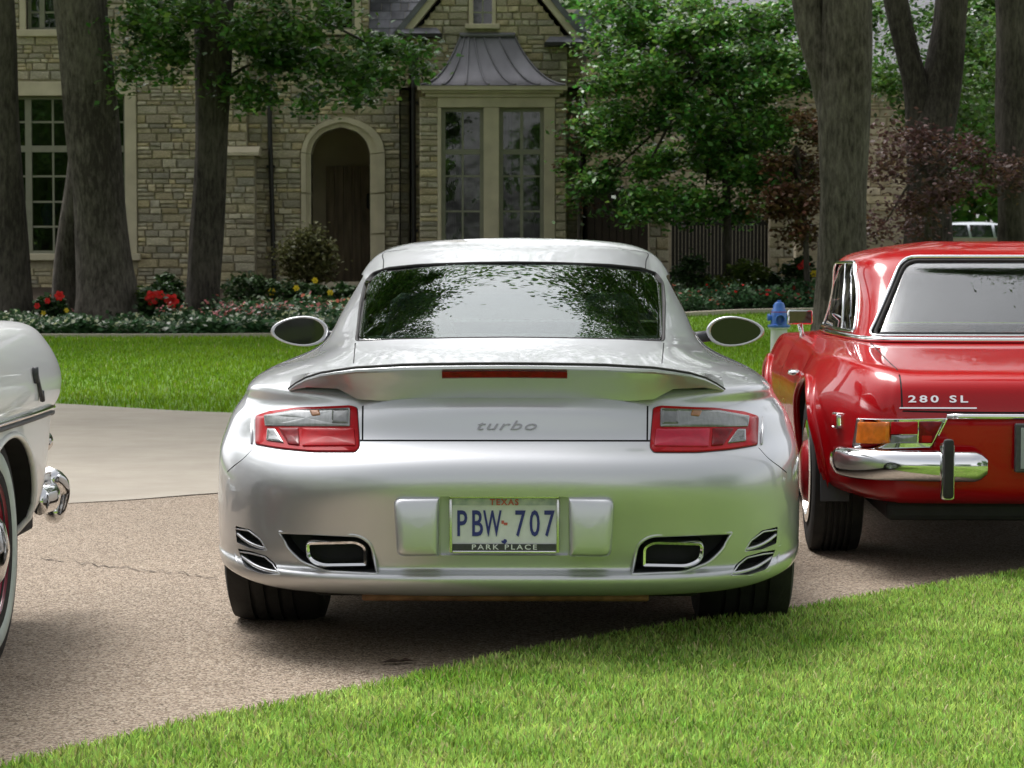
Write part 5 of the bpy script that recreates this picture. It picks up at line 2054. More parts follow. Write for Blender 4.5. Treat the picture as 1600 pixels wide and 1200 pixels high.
# ---- bumper pods either side of the plate
pod_prof = [(1.0, -.2), (1.0, .25), (.985, .55), (.955, .8), (.91, .94), (.84, 1.0), (.6, 1.02), (.3, 1.03), (.001, 1.03)]
for s in (-1, 1):
    pod = rnd([pick(s * h, p) for h, p in ((-173, 778), (-101, 778), (-101, 867), (-167, 867))], [.024, .003, .003, .022])
    pod = dense(pod, .006)
    c = Vector((sum(p[0] for p in pod) / len(pod), sum(p[1] for p in pod) / len(pod)))
    rows = []
    for sc, t_ in pod_prof:
        row = []
        for p in pod:
            q = c + (Vector(p) - c) * sc
            yb = s_skin.rear(*q)[0].y
            zt_ = (q[1] - c[1]) / .08
            yf = -1.066 + .010 * max(0, zt_) ** 2 + .004 * max(0, -zt_) ** 2
            row.append((q[0], yb + (yf - yb) * t_, q[1]))
        rows.append(row)
    mb = MB()
    mb.grid(rows, 0, True)
    mb.build('bumper_pod', M_SILVER, SIL, 60)

# ---- licence plate
lic = thing('licence_plate', None, None, (0, -.985, .4185))
lic.parent = SIL
M_PLATE = mat('plate_white', (0.72, 0.73, 0.76), 0.35, var=0.06, scale=30)
M_PLBLUE = mat('plate_blue', (0.03, 0.035, 0.22), 0.4)
M_PLRED = mat('plate_red', (0.55, 0.12, 0.10), 0.4)
M_SKYBLUE = mat('plate_band', (0.30, 0.36, 0.42), 0.4, col2=(0.6, 0.62, 0.63), scale=40, var=0.3)
MB().box(-.150, .150, -.002, .004, -.076, .076).build('plate', M_PLATE, lic)
fr = MB()
fr.box(-.158, .158, -.008, .006, .074, .083, 0, .002)
fr.box(-.158, -.149, -.0085, .0055, -.082, .0735, 0, .002)
fr.box(.149, .158, -.0085, .0055, -.082, .0735, 0, .002)
fr.box(-.1485, .1485, -.008, .006, -.084, -.076, 0, .002)
fr.build('plate_frame', M_DULLCHROME, lic, 40)
MB().box(-.148, .148, -.0075, 0, -.0755, -.057).build('dealer_strip', M_DARKPLASTIC, lic)
MB().box(-.148, .148, -.0045, 0, .054, .0735).build('scenic_band', M_SKYBLUE, lic)
for i, ch in enumerate('PBW707'):
    cx = [-.122, -.078, -.034, .045, .087, .128][i]
    t = text_mesh(ch, .105, 'character', M_PLBLUE, lic, .001, 0, .0012)
    t.rotation_euler = (PI / 2, 0, 0)
    t.location = (cx, -.0045, -.002)
    t.scale = (.47 if ch == 'W' else .60, 1.0, 1)
t = text_mesh('TEXAS', .024, 'state_name', M_PLRED, lic, .001, 0, .0006, 1.25)
t.rotation_euler = (PI / 2, 0, 0)
t.location = (0, -.0065, .0625)
t = text_mesh('PARK PLACE', .0205, 'dealer_name', M_PLATE, lic, .0008, 0, .0003, 1.35)
t.rotation_euler = (PI / 2, 0, 0)
t.location = (0, -.0082, -.0662)
t.scale = (1.28, 1, 1)
MB().prism([(-.006, -.054), (.002, -.057), (.008, -.050), (.006, -.044), (-.001, -.043), (-.002, -.047), (-.009, -.048)], 'y', -.0045, -.001).build('state_outline', M_PLBLUE, lic)
MB().box(-.001, .009, -.0045, -.001, -.003, .004).box(-.008, -.001, -.0048, -.001, .001, .010).build('small_flag', M_PLRED, lic)

# ---- exhaust tips
for s in (-1, 1):
    # inside corner raked as in the photograph
    tip = [pick(s * h, p) for h, p in ((-310, 846), (-232, 847), (-217, 856), (-216, 885), (-285, 884), (-306, 873))]
    tip = rnd(tip, [.018, .02, .014, .006, .02, .02], 4)
    c = (sum(p[0] for p in tip) / len(tip), sum(p[1] for p in tip) / len(tip))
    yb = s_skin.rear(*c)[0].y
    rows = []
    for k, y in ((.965, .14), (.97, .012), (.985, .002), (1.0, .004), (1.015, .012), (1.015, .16)):
        rows.append([(c[0] + (x - c[0]) * k, yb + y, c[1] + (z - c[1]) * k * (1 if k > 1 else 1)) for x, z in tip])
    mb = MB()
    rows2 = []
    for off, y in ((-.013, .15), (-.012, .012), (-.008, -.001), (-.001, -.004), (.004, .004), (.004, .16)):
        row = []
        for i, p in enumerate(tip):
            a, b = Vector(tip[i - 1]), Vector(tip[(i + 1) % len(tip)])
            t_ = (b - a).normalized()
            n_ = Vector((t_.y, -t_.x))
            if n_.dot(Vector(p) - Vector(c)) < 0:
                n_ = -n_
            q = Vector(p) + n_ * off
            row.append((q.x, yb + y, q.y))
        rows2.append(row)
    mb.grid(rows2, 0, True)
    t = mb.build('exhaust_tip', M_CHROME, SIL, 40)
    mb = MB()
    mb.prism([(c[0] + (x - c[0]) * .97, c[1] + (z - c[1]) * .97) for x, z in tip], 'y', yb + .10, yb + .145)
    mb.build('exhaust_bore', M_BLACKIN, t)

# ---- script badge
t = text_mesh('turbo', .062, 'badge', mat('badge_metal', (.30, .30, .31), .3, .8), SIL, .0012, .35, 0, 1.12)
t.rotation_euler = (PI / 2 - .22, 0, 0)
p = pick(1, 665)
t.location = (p[0], s_skin.rear(*p)[0].y - .003, p[1])
t.scale = (1.12, .62, 1)

# ---- underbody, mirrors, wheels
MB().box(-.58, .58, -.66, 2.6, .165, .24, 0, .02).build('undertray', M_BLACKIN, SIL)
MB().box(-.42, .42, -.86, -.80, .178, .2, 0, .008).build('heat_shield', mat('rusty_steel', (0.20, 0.10, 0.055), 0.6, 0.5, var=0.4, scale=20), SIL)
for s in (-1, 1):
    rows, gl = [], []
    cx, cz, y0 = s * .855, .903, 1.58
    for k, (sc, dy) in enumerate(((.86, .012), (.93, .0), (1.0, .004), (1.02, .03), (.95, .08), (.75, .12), (.4, .14), (.001, .145))):
        rows.append([(cx + s * .112 * sc * math.cos(a) * (1 if math.cos(a) < 0 else 1.0), y0 + dy, cz + .058 * sc * math.sin(a) * (1 - .18 * math.cos(a)) + s * 0) for a in [2 * PI * q / 28 for q in range(28)]])
    mb = MB()
    mb.grid(rows, 0, True)
    mir = mb.build('wing_mirror', M_SILVER, SIL, 180)
    mb = MB()
    mb.grid([[(cx + s * .112 * sc * math.cos(a), y0 + .009 + dy, cz + .058 * sc * math.sin(a) * (1 - .18 * math.cos(a))) for a in [2 * PI * q / 28 for q in range(28)]] for sc, dy in ((.88, 0), (.5, 0), (.001, 0))], 0, True)
    mb.build('mirror_glass', M_MIRROR, mir, 180)
    mb = MB()
    mb.tube([(s * .76, 1.62, .885), (s * .70, 1.64, .878), (s * .655, 1.66, .875)], [.022, .022, .028], 10)
    mb.build('mirror_arm', M_DARKPLASTIC, mir, 180)
    for yy in (0.0, 2.35):
        tyre_wheel(SIL, (s * (.750 if yy == 0 else .765), yy, .333), .333, .305 if yy == 0 else .235, .245, s)
# ------------------------------------------------------------------ red hardtop roadster at the right
M_RED = mat('red_paint', (.37, .0006, .004), .35, 0.0, 0.7, spec=.06)
M_REDTRIM = mat('hub_red', (.35, .01, .015), .3, coat=1.0)
RED = thing('red_roadster', 'red classic hardtop roadster with chrome bumper and 280 SL script, cut by the right edge', 'car', (2.06, 9.8, 0.0), -0.040)
RED_M = Matrix.Translation(RED.location) @ Matrix.Rotation(-0.040, 4, 'Z')
RED_I = RED_M.inverted()


def red_cols():
    zl = [.27, .31, .40, .50, .595, .66, .715]

    def low(xs, ys, zs=zl):
        return [(x, y, z) for x, y, z in zip(xs, ys, zs)]
    yr = [-.80, -.88, -.905, -.915, -.915, -.902, -.878]
    C = []
    C.append(low([0] * 7, yr) + [(0, -.82, .752), (0, -.68, .776), (0, -.30, .816), (0, .04, .848), (0, .12, .93), (0, .30, 1.09), (0, .47, 1.20), (0, .75, 1.252)])
    C.append(low([.3] * 7, yr) + [(.3, -.82, .752), (.29, -.68, .776), (.28, -.30, .816), (.27, .045, .848), (.26, .125, .93), (.25, .305, 1.09), (.24, .475, 1.203), (.08, .76, 1.254)])
    C.append(low([.53, .55, .56, .56, .56, .56, .55], [v + .012 for v in yr]) + [(.54, -.805, .753), (.53, -.665, .778), (.52, -.28, .818), (.51, .065, .849), (.50, .145, .93), (.475, .325, 1.09), (.45, .50, 1.206), (.15, .78, 1.258)])
    C.append(low([.58, .615, .63, .635, .635, .63, .62], [-.77, -.845, -.87, -.88, -.88, -.867, -.842]) + [(.61, -.78, .762), (.62, -.63, .790), (.63, -.25, .825), (.60, .12, .851), (.585, .21, .93), (.562, .40, 1.09), (.528, .57, 1.207), (.2, .85, 1.263)])
    C.append(low([.63, .695, .714, .722, .724, .716, .702], [-.70, -.77, -.795, -.805, -.805, -.79, -.765]) + [(.69, -.70, .772), (.695, -.53, .800), (.70, -.15, .831), (.635, .25, .853), (.62, .36, .93), (.598, .55, 1.09), (.56, .70, 1.207), (.22, .92, 1.267)])

    def side(xs, y):
        return low(xs, [y] * 7)
    C.append(side([.70, .775, .80, .812, .818, .808, .790], -.50) + [(.765, -.46, .780), (.763, -.32, .808), (.722, .05, .836), (.655, .42, .855), (.64, .53, .93), (.617, .72, 1.09), (.577, .85, 1.208), (.235, 1.0, 1.269)])
    C.append(side([.76, .84, .865, .878, .882, .872, .848], -.05) + [(.808, -.02, .785), (.772, .08, .813), (.73, .30, .840), (.67, .62, .857), (.652, .72, .93), (.627, .88, 1.09), (.585, .98, 1.208), (.24, 1.08, 1.27)])
    C.append(side([.76, .83, .85, .862, .869, .862, .842], .45) + [(.803, .48, .786), (.772, .52, .815), (.735, .65, .842), (.68, .85, .858), (.66, .91, .93), (.635, 1.02, 1.09), (.59, 1.08, 1.208), (.24, 1.14, 1.27)])
    C.append(side([.75, .82, .845, .86, .868, .862, .842], 1.0) + [(.803, 1.03, .786), (.772, 1.05, .815), (.735, 1.08, .842), (.682, 1.12, .858), (.662, 1.14, .93), (.635, 1.18, 1.09), (.588, 1.20, 1.207), (.24, 1.2, 1.27)])
    C.append(side([.75, .82, .845, .86, .868, .862, .843], 1.6) + [(.804, 1.6, .790), (.772, 1.58, .818), (.73, 1.55, .843), (.675, 1.5, .858), (.65, 1.45, .93), (.61, 1.36, 1.09), (.553, 1.30, 1.203), (.22, 1.25, 1.268)])
    C.append(side([.75, .82, .85, .866, .872, .866, .845], 2.4) + [(.805, 2.32, .80), (.76, 2.2, .825), (.68, 2.0, .842), (.55, 1.78, .86), (.52, 1.68, .93), (.48, 1.50, 1.09), (.44, 1.40, 1.198), (.18, 1.3, 1.265)])
    C.append(side([.70, .77, .80, .815, .82, .815, .795], 3.0) + [(.76, 2.92, .79), (.70, 2.75, .815), (.55, 2.4, .836), (.38, 1.85, .86), (.36, 1.75, .93), (.33, 1.56, 1.09), (.30, 1.45, 1.193), (.13, 1.33, 1.262)])
    C.append(low([.58, .63, .66, .67, .67, .66, .64], [3.15, 3.22, 3.27, 3.29, 3.29, 3.27, 3.23]) + [(.62, 3.16, .76), (.56, 3.0, .79), (.40, 2.5, .826), (.22, 1.9, .86), (.20, 1.8, .93), (.18, 1.6, 1.09), (.16, 1.48, 1.188), (.08, 1.35, 1.26)])
    C.append(low([0] * 7, [3.25, 3.33, 3.38, 3.40, 3.40, 3.39, 3.36]) + [(0, 3.30, .74), (0, 3.1, .775), (0, 2.55, .82), (0, 1.93, .86), (0, 1.83, .93), (0, 1.63, 1.09), (0, 1.5, 1.185), (0, 1.37, 1.258)])
    # tight corner where the hardtop stands on the body: one extra row just outside its foot
    out = []
    for c in C:
        p, q = Vector(c[9]), Vector(c[10])
        k = min(.9, .03 / max(.001, (p - q).length))
        out.append(c[:10] + [tuple(q + (p - q) * k)] + c[10:])
    return out


r_body = shell('body', red_cols(), 8, 7, [M_RED], RED)
r_skin = Skin(r_body)


def rpick(px, py, near=9.0):
    o = RED_I @ Vector((0, 0, HC))
    t = RED_I @ at(px, py, 10.0)
    h = r_skin.b.ray_cast(o, (t - o).normalized())
    return h[0] if h[0] is not None else RED_I @ at(px, py, near)


def rp2(px, py):
    p = rpick(px, py)
    return (p.x, p.z)


cutters = []
cutters.append((hull([(s * x, y, z) for s in (-1, 1) for x, y, z in ((.56, .25, .45), (.52, .28, .86), (.40, .58, 1.14), (.40, 1.22, 1.15), (.50, 1.62, .84), (.56, 1.62, .45))]), M_BLACKIN))
r_rw = rnd([(-.595, .868), (.595, .868), (.425, 1.192), (-.425, 1.192)], [.03, .03, .06, .06], 5)
cutters.append((MB().prism(r_rw, 'y', -.5, .56), M_BLACKIN))
cutters.append((MB().prism(rnd([(-.55, .885), (.55, .885), (.40, 1.16), (-.40, 1.16)], .05), 'y', 1.25, 2.3), M_BLACKIN))
r_sw = rnd([(.33, .885), (.66, 1.175), (1.20, 1.175), (1.49, .885)], .03)
for s in (-1, 1):
    cutters.append((MB().prism(r_sw, 'x', s * .42, s * .8), M_BLACKIN))
    for yy in (0.0, 2.40):
        cutters.append((drum(s * .55, s * 1.2, yy, .345, .355), M_BLACKIN))


def rseam(pts, r=.003, how='rear', s=1):
    c = r_skin.line(curve(pts, 8), 0, how, s)
    cutters.append((MB().tube(c, r, 6), M_BLACKIN))


lid = [(-.60, .03), (-.60, -.3), (-.595, -.6), (-.585, -.74)]
for s in (-1, 1):
    c = [r_skin.top(s * x, y)[0] for x, y in curve(lid, 6)] + [r_skin.rear(-s * .582, z)[0] for z in (.745, .72, .69, .66, .63)]
    cutters.append((MB().tube(c, .0035, 6), M_BLACKIN))
    rseam([(.40, .36), (.42, .6), (.40, .80)], .003, 'side', s)
    rseam([(1.45, .36), (1.46, .6), (1.45, .80)], .003, 'side', s)
rseam([(-.58, .622), (-.3, .618), (0, .618), (.3, .618), (.58, .622)], .0035)
cut(r_body, cutters)

# hardtop glass, chrome frames
mb = MB()
rows = []
for i in range(17):
    z = .872 + .316 * i / 16
    a, b = width_at(r_rw, min(max(z, .869), 1.191))
    rows.append([r_skin.rear(a + (b - a) * k / 24, z)[0] + Vector((0, .012, 0)) for k in range(25)])
mb.grid(rows)
gl = mb.build('rear_window', mat('reflective_glass', (.8, .84, .85), 0.0, trans=1.0, ior=1.8), RED, 180)
md = gl.modifiers.new('thick', 'SOLIDIFY')
md.thickness = .004
MB().tube(r_skin.line(dense(r_rw, .03), .003), .012, 8, closed=True, flat=.5).build('window_trim', M_CHROME, RED, 180)
MB().tube(r_skin.line([(x * .975, 1.02 + (z - 1.02) * .955) for x, z in dense(r_rw, .03)], -.004), .009, 6, closed=True).build('window_seal', M_RUBBER, RED, 180)
for s in (-1, 1):
    mb = MB()
    r_skin.patch(mb, r_sw, [(1, -.006), (.6, -.006), (.001, -.006)], 0, 'side', s)
    mb.build('side_window', M_GLASSCLEAR, RED, 180)
    MB().tube(r_skin.line(dense(r_sw, .04), .002, 'side', s), .008, 8, closed=True).build('side_window_trim', M_CHROME, RED, 180)
    mb = MB()
    mb.tube([r_skin.side(.60, .89, s)[0] + Vector((s * .002, 0, 0)), r_skin.side(.86, 1.17, s)[0] + Vector((s * .002, 0, 0))], .007, 8)
    mb.build('quarter_light_bar', M_CHROME, RED, 180)
belt = []
rng_y = np.linspace(0, PI, 31)
mb = MB()
pts = [Vector(p) for p in curve([(-.675, 1.45, .866), (-.69, 1.1, .868), (-.685, .8, .867), (-.665, .45, .865), (-.635, .24, .862), (-.60, .095, .860), (-.51, .035, .858), (-.27, .015, .857), (0, .01, .857), (.27, .015, .857), (.51, .035, .858), (.60, .095, .860), (.635, .24, .862), (.665, .45, .865), (.685, .8, .867), (.69, 1.1, .868), (.675, 1.45, .866)], 5)]
mb.tube(pts, .012, 8)
mb.build('belt_trim', M_CHROME, RED, 180)
# windscreen glass
mb = MB()
rows = []
for i in range(7):
    z = .89 + .26 * i / 6
    w = .54 - .14 * i / 6
    row = []
    for k in range(11):
        x = -w + 2 * w * k / 10
        h = r_skin.b.ray_cast(Vector((x, 9, z)), Vector((0, -1, 0)))[0]
        row.append((h or Vector((x, 1.6, z))) + Vector((0, -.008, 0)))
    rows.append(row)
mb.grid(rows)
mb.build('windscreen', M_GLASSCLEAR, RED, 180)
for s in (-1, 1):
    MB().box(s * .30 - .22, s * .30 + .22, .55, .70, .45, .90, 0, .05).build('seat_back', mat('tan_leather', (.16, .10, .06), .6, var=.2, scale=12), RED, 40)

# tail lamps: chrome frame, amber, red, clear
for s in (-1, 1):
    def q(px, py):
        p = rp2(px, py)
        return (p[0] * -s if s > 0 else p[0], p[1])
    fr = [q(*p) for p in ((1341, 653), (1482, 653), (1458, 699), (1334, 699))]
    mb = MB()
    r_skin.patch(mb, dense(rnd(fr, .008, 3), .015), [(1, -.01), (1, .006), (.985, .012), (.95, .013), (.93, .008), (.001, .007)])
    lamp = mb.build('tail_lamp', M_CHROME, RED, 50)
    for nm, m, pts in (('amber_lens', M_AMBER, ((1345, 659), (1392, 659), (1391, 692), (1342, 692))), ('red_lens', M_REDLENS, ((1394, 659), (1434, 659), (1434, 678), (1393, 678))),
                       ('clear_lens', M_CLEARLENS, ((1394, 679), (1433, 679), (1432, 692), (1393, 692))), ('reflector', M_DARKRED, ((1436, 659), (1472, 659), (1456, 692), (1435, 692))), ('bright_red_reflector', M_REDLENS, ((1440, 680), (1456, 680), (1454, 690), (1440, 690)))):  # last piece: brighter red patch on the dark red reflector
        mb = MB()
        r_skin.patch(mb, dense(rnd([q(*p) for p in pts], .003, 2), .012), [(1, .004), (1, .014), (.95, .018), (.6, .020), (.001, .0205)] if nm != 'bright_red_reflector' else [(1, .01), (1, .0215), (.001, .022)])
        mb.build(nm, m, lamp, 50)
    # corner bumper, overrider
    path = curve([(.783, -.66), (.778, -.75), (.745, -.85), (.675, -.925), (.56, -.962), (.42, -.982), (.282, -.985)], 6)
    rows = []
    prof = [(-.012, .055), (.012, .056), (.030, .045), (.040, .022), (.042, 0), (.040, -.022), (.030, -.045), (.012, -.056), (-.012, -.055)]
    for i, (x, y) in enumerate(path):
        a = Vector(path[max(0, i - 1)])
        b = Vector(path[min(len(path) - 1, i + 1)])
        t_ = (b - a).normalized()
        n_ = Vector((-t_.y, t_.x))
        if n_.dot(Vector((x, y + .2))) < 0:
            n_ = -n_
        e = min(1, (len(path) - 1 - i) / 3 + .55) if i > len(path) - 3 else 1
        rows.append([(s * (x + n_.x * o * e), y + n_.y * o * e, .425 + h * e) for o, h in prof])
    mb = MB()
    mb.grid(rows)
    for r_ in (rows[0], rows[-1]):
        mb.add(r_, [tuple(range(len(r_)))])
    bum = mb.build('bumper', M_CHROME, RED, 50)
    MB().box(s * .432 - .026, s * .432 + .026, -1.055, -.99, .305, .515, 0, .014).build('overrider', M_CHROME, bum, 40)
    MB().box(s * .432 - .019, s * .432 + .019, -1.072, -1.04, .312, .53, 0, .012).build('overrider_rubber', M_RUBBER, bum, 40)
    # arch lips
    for yy in (0.0, 2.40):
        pts = []
        for k in range(25):
            a = PI * (-.02 + 1.04 * k / 24)
            y, z = yy + .362 * math.cos(a), .345 + .362 * math.sin(a)
            pts.append(r_skin.side(y, max(.3, z), s)[0] + Vector((s * .004, 0, 0)))
        MB().tube(pts, .016, 8).build('arch_lip', M_RED, RED, 180)
        if yy == 0:
            mb = MB()
            rows = []
            for k in range(10):
                a = PI * (1.02 - .40 * k / 9)
                y, z = yy + .40 * math.cos(a), .345 + .42 * math.sin(a)
                p = r_skin.side(y, z, s)[0]
                f = math.sin(PI * min(1, (k + .5) / 9.5))
                rows.append([p + Vector((-s * .004, 0, 0)), p + Vector((s * .035 * f, 0, -.008)), p + Vector((s * .006, .02, -.03))])
            mb.grid(rows)
            mb.build('arch_eyebrow', M_RED, RED, 180)
        w = tyre_wheel(RED, (s * .755, yy, .325), .325, .205, .20, s, 'cap', 5)
        f = .095 * s
        MB().lathe([(.202, f), (.19, f * .9), (.17, f * .6), (.14, f * .9), (.13, f * 1.05)], axis='x', n=40).build('rim', M_DULLCHROME, w, 40)
        MB().lathe([(.135, f * .95), (.12, f * 1.25), (.07, f * 1.4), (.001, f * 1.42)], axis='x', n=32).build('hub_cap', M_REDTRIM, w, 60)
        MB().lathe([(.205, f * .9), (.21, f * 1.12), (.178, f * 1.15), (.17, f * .9)], axis='x', n=40).build('trim_ring', M_CHROME, w, 60)
    MB().box(s * .78 - .055, s * .78 + .06, -.372, -.362, .235, .42, 0, .004).build('mud_flap', mat('flap_rubber', (.06, .06, .07), .6), RED)
    p = r_skin.side(.62, .70, s)[0]
    mb = MB()
    mb.tube([p + Vector((0, -.07, 0)), p + Vector((s * .03, -.05, 0)), p + Vector((s * .035, 0, 0)), p + Vector((s * .03, .06, 0)), p + Vector((0, .08, 0))], .011, 8)
    mb.build('door_handle', M_CHROME, RED, 180)
    p = r_skin.side(-.60, .565, s)[0]
    mb = MB()
    r_skin.patch(mb, dense(rnd([(-.645, .54), (-.585, .54), (-.585, .60), (-.645, .60)], .012), .01), [(1, -.004), (1, .012), (.85, .016), (.8, .012), (.001, .014)], 0, 'side', s)
    mk = mb.build('side_marker', M_CHROME, RED, 50)
    mb = MB()
    r_skin.patch(mb, dense(rnd([(-.638, .547), (-.592, .547), (-.592, .593), (-.638, .593)], .01), .01), [(1, .010), (.9, .019), (.001, .021)], 0, 'side', s)
    mb.build('marker_lens', M_REDLENS, mk, 60)
    # door mirror
    mb = MB()
    cx = s * .765
    mb.box(cx - .06, cx + .06, 1.56, 1.60, .885, .955, 0, .012)
    mm = mb.build('wing_mirror', M_CHROME, RED, 40)
    MB().box(cx - .052, cx + .052, 1.553, 1.558, .892, .948).build('mirror_glass', mat('mirror_brown_reflection', (.05, .035, .028), .05, coat=1.0), mm)  # brown reflection put into the glass colour
    MB().tube([(cx, 1.59, .89), (s * .755, 1.6, .84), (s * .745, 1.6, .80)], [.012, .012, .018], 8).build('mirror_stalk', M_CHROME, mm, 180)
# chrome strip across the tail
pts = [(x, .603) for x in np.linspace(-.42, .42, 15)]
MB().tube(r_skin.line(pts, .004), .012, 8).build('tail_trim', M_CHROME, RED, 180)
# rear plate with dark frame
fr = MB().box(-.175, .175, -.955, -.925, .40, .58, 0, .006).build('plate_frame', M_DARKPLASTIC, RED)
MB().box(-.155, .155, -.961, -.956, .415, .565).build('plate', mat('plate_grey', (.32, .34, .37), .4, var=.1), fr)
# script
t = text_mesh('280 SL', .058, 'badge', M_CHROME, RED, .003, 0, .0012, 1.35)
t.rotation_euler = (PI / 2 - .2, 0, 0)
p = rpick(1465, 624)
t.location = (p.x + .0, p.y - .007, p.z)
t.scale = (1.05, .62, 1)
p2 = rpick(1465, 632)
MB().box(-.135, .135, -.003, .003, -.004, .004).build('badge_bar', M_CHROME, t)
t.children[0].location = (0, -.052, 0)
t.children[0].rotation_euler = (-(PI / 2), 0, 0)
MB().box(-.62, .62, -.75, 3.0, .20, .275, 0, .02).build('underbody', M_BLACKIN, RED)
# ------------------------------------------------------------------ white classic car at the left, only its front wing in the picture
M_WHITE = mat('white_paint', (.88, .88, .89), .35, 0.0, 0.8)
M_WHITEWALL = mat('whitewall', (.55, .62, .58), .6, var=.08, scale=8)
M_RIMRED = mat('red_rim', (.30, .008, .03), .3, coat=1.0)
WHT = thing('white_classic_car', 'white 1950s car with whitewall tyre and chrome bumper at the left edge', 'car', (-2.28, 6.90, 0.0))


def white_cols():
    z = [.30, .38, .49, .62, .70, .728, .785, .855, .93]

    def low(xs, ys):
        return [(x, y, q) for x, y, q in zip(xs, ys, z)]
    C = []
    ynose = [.72, .80, .84, .86, .875, .93, .97, .965, .87]
    C.append(low([0] * 9, ynose) + [(0, .65, .935), (0, .1, .955), (0, -.80, .975), (0, -1.10, 1.13), (0, -1.5, 1.29)])
    C.append(low([.35] * 9, [v - .005 for v in ynose]) + [(.33, .64, .935), (.3, .1, .955), (.27, -.80, .972), (.25, -1.10, 1.13), (.1, -1.5, 1.29)])
    C.append(low([.58, .62, .64, .65, .655, .668, .675, .665, .645], [.69, .775, .815, .835, .85, .90, .935, .925, .83]) + [(.62, .62, .958), (.5, .1, .955), (.44, -.82, .965), (.41, -1.12, 1.13), (.2, -1.52, 1.29)])
    C.append(low([.66, .735, .765, .775, .78, .79, .797, .787, .765], [.58, .68, .72, .745, .76, .81, .845, .83, .73]) + [(.73, .50, .972), (.6, .0, .962), (.52, -.9, .962), (.48, -1.16, 1.13), (.24, -1.55, 1.29)])
    C.append(low([.70, .79, .818, .828, .833, .84, .847, .838, .812], [.40, .46, .5, .52, .53, .56, .58, .56, .50]) + [(.755, .30, .980), (.63, -.2, .966), (.56, -1.0, .962), (.52, -1.22, 1.13), (.27, -1.6, 1.29)])
    C.append(low([.70, .80, .832, .843, .847, .853, .86, .853, .825], [0.1] * 9) + [(.765, .0, .980), (.65, -.5, .966), (.60, -1.1, .962), (.56, -1.3, 1.13), (.28, -1.65, 1.29)])
    C.append(low([.70, .80, .835, .845, .85, .856, .863, .855, .828], [-.6] * 9) + [(.77, -.6, .965), (.68, -.8, .962), (.64, -1.3, .962), (.59, -1.45, 1.13), (.29, -1.72, 1.29)])
    C.append(low([.70, .80, .835, .845, .85, .856, .863, .855, .828], [-1.5] * 9) + [(.77, -1.5, .95), (.72, -1.6, .958), (.66, -1.7, .962), (.60, -1.75, 1.13), (.29, -1.85, 1.29)])
    C.append(low([.70, .80, .835, .845, .85, .856, .863, .855, .828], [-2.4] * 9) + [(.77, -2.4, .945), (.72, -2.3, .955), (.65, -2.2, .962), (.58, -2.1, 1.13), (.28, -1.95, 1.29)])
    C.append(low([.62, .70, .73, .74, .745, .77, .775, .765, .74], [-3.1, -3.2, -3.25, -3.27, -3.28, -3.3, -3.3, -3.27, -3.15]) + [(.66, -3.0, .925), (.55, -2.7, .95), (.42, -2.4, .962), (.38, -2.25, 1.13), (.2, -2.0, 1.29)])
    C.append(low([0] * 9, [-3.25, -3.35, -3.4, -3.42, -3.43, -3.45, -3.45, -3.42, -3.32]) + [(0, -3.15, .92), (0, -2.8, .95), (0, -2.5, .965), (0, -2.32, 1.13), (0, -2.05, 1.29)])
    return [[(x, y * 1.2 if y > 0 else y, q + (.012 if k > 8 else 0)) for k, (x, y, q) in enumerate(c)] for c in C]


def arch_cut(s, yy):
    return drum(s * .45, s * 1.2, yy, .345, .47, .325)


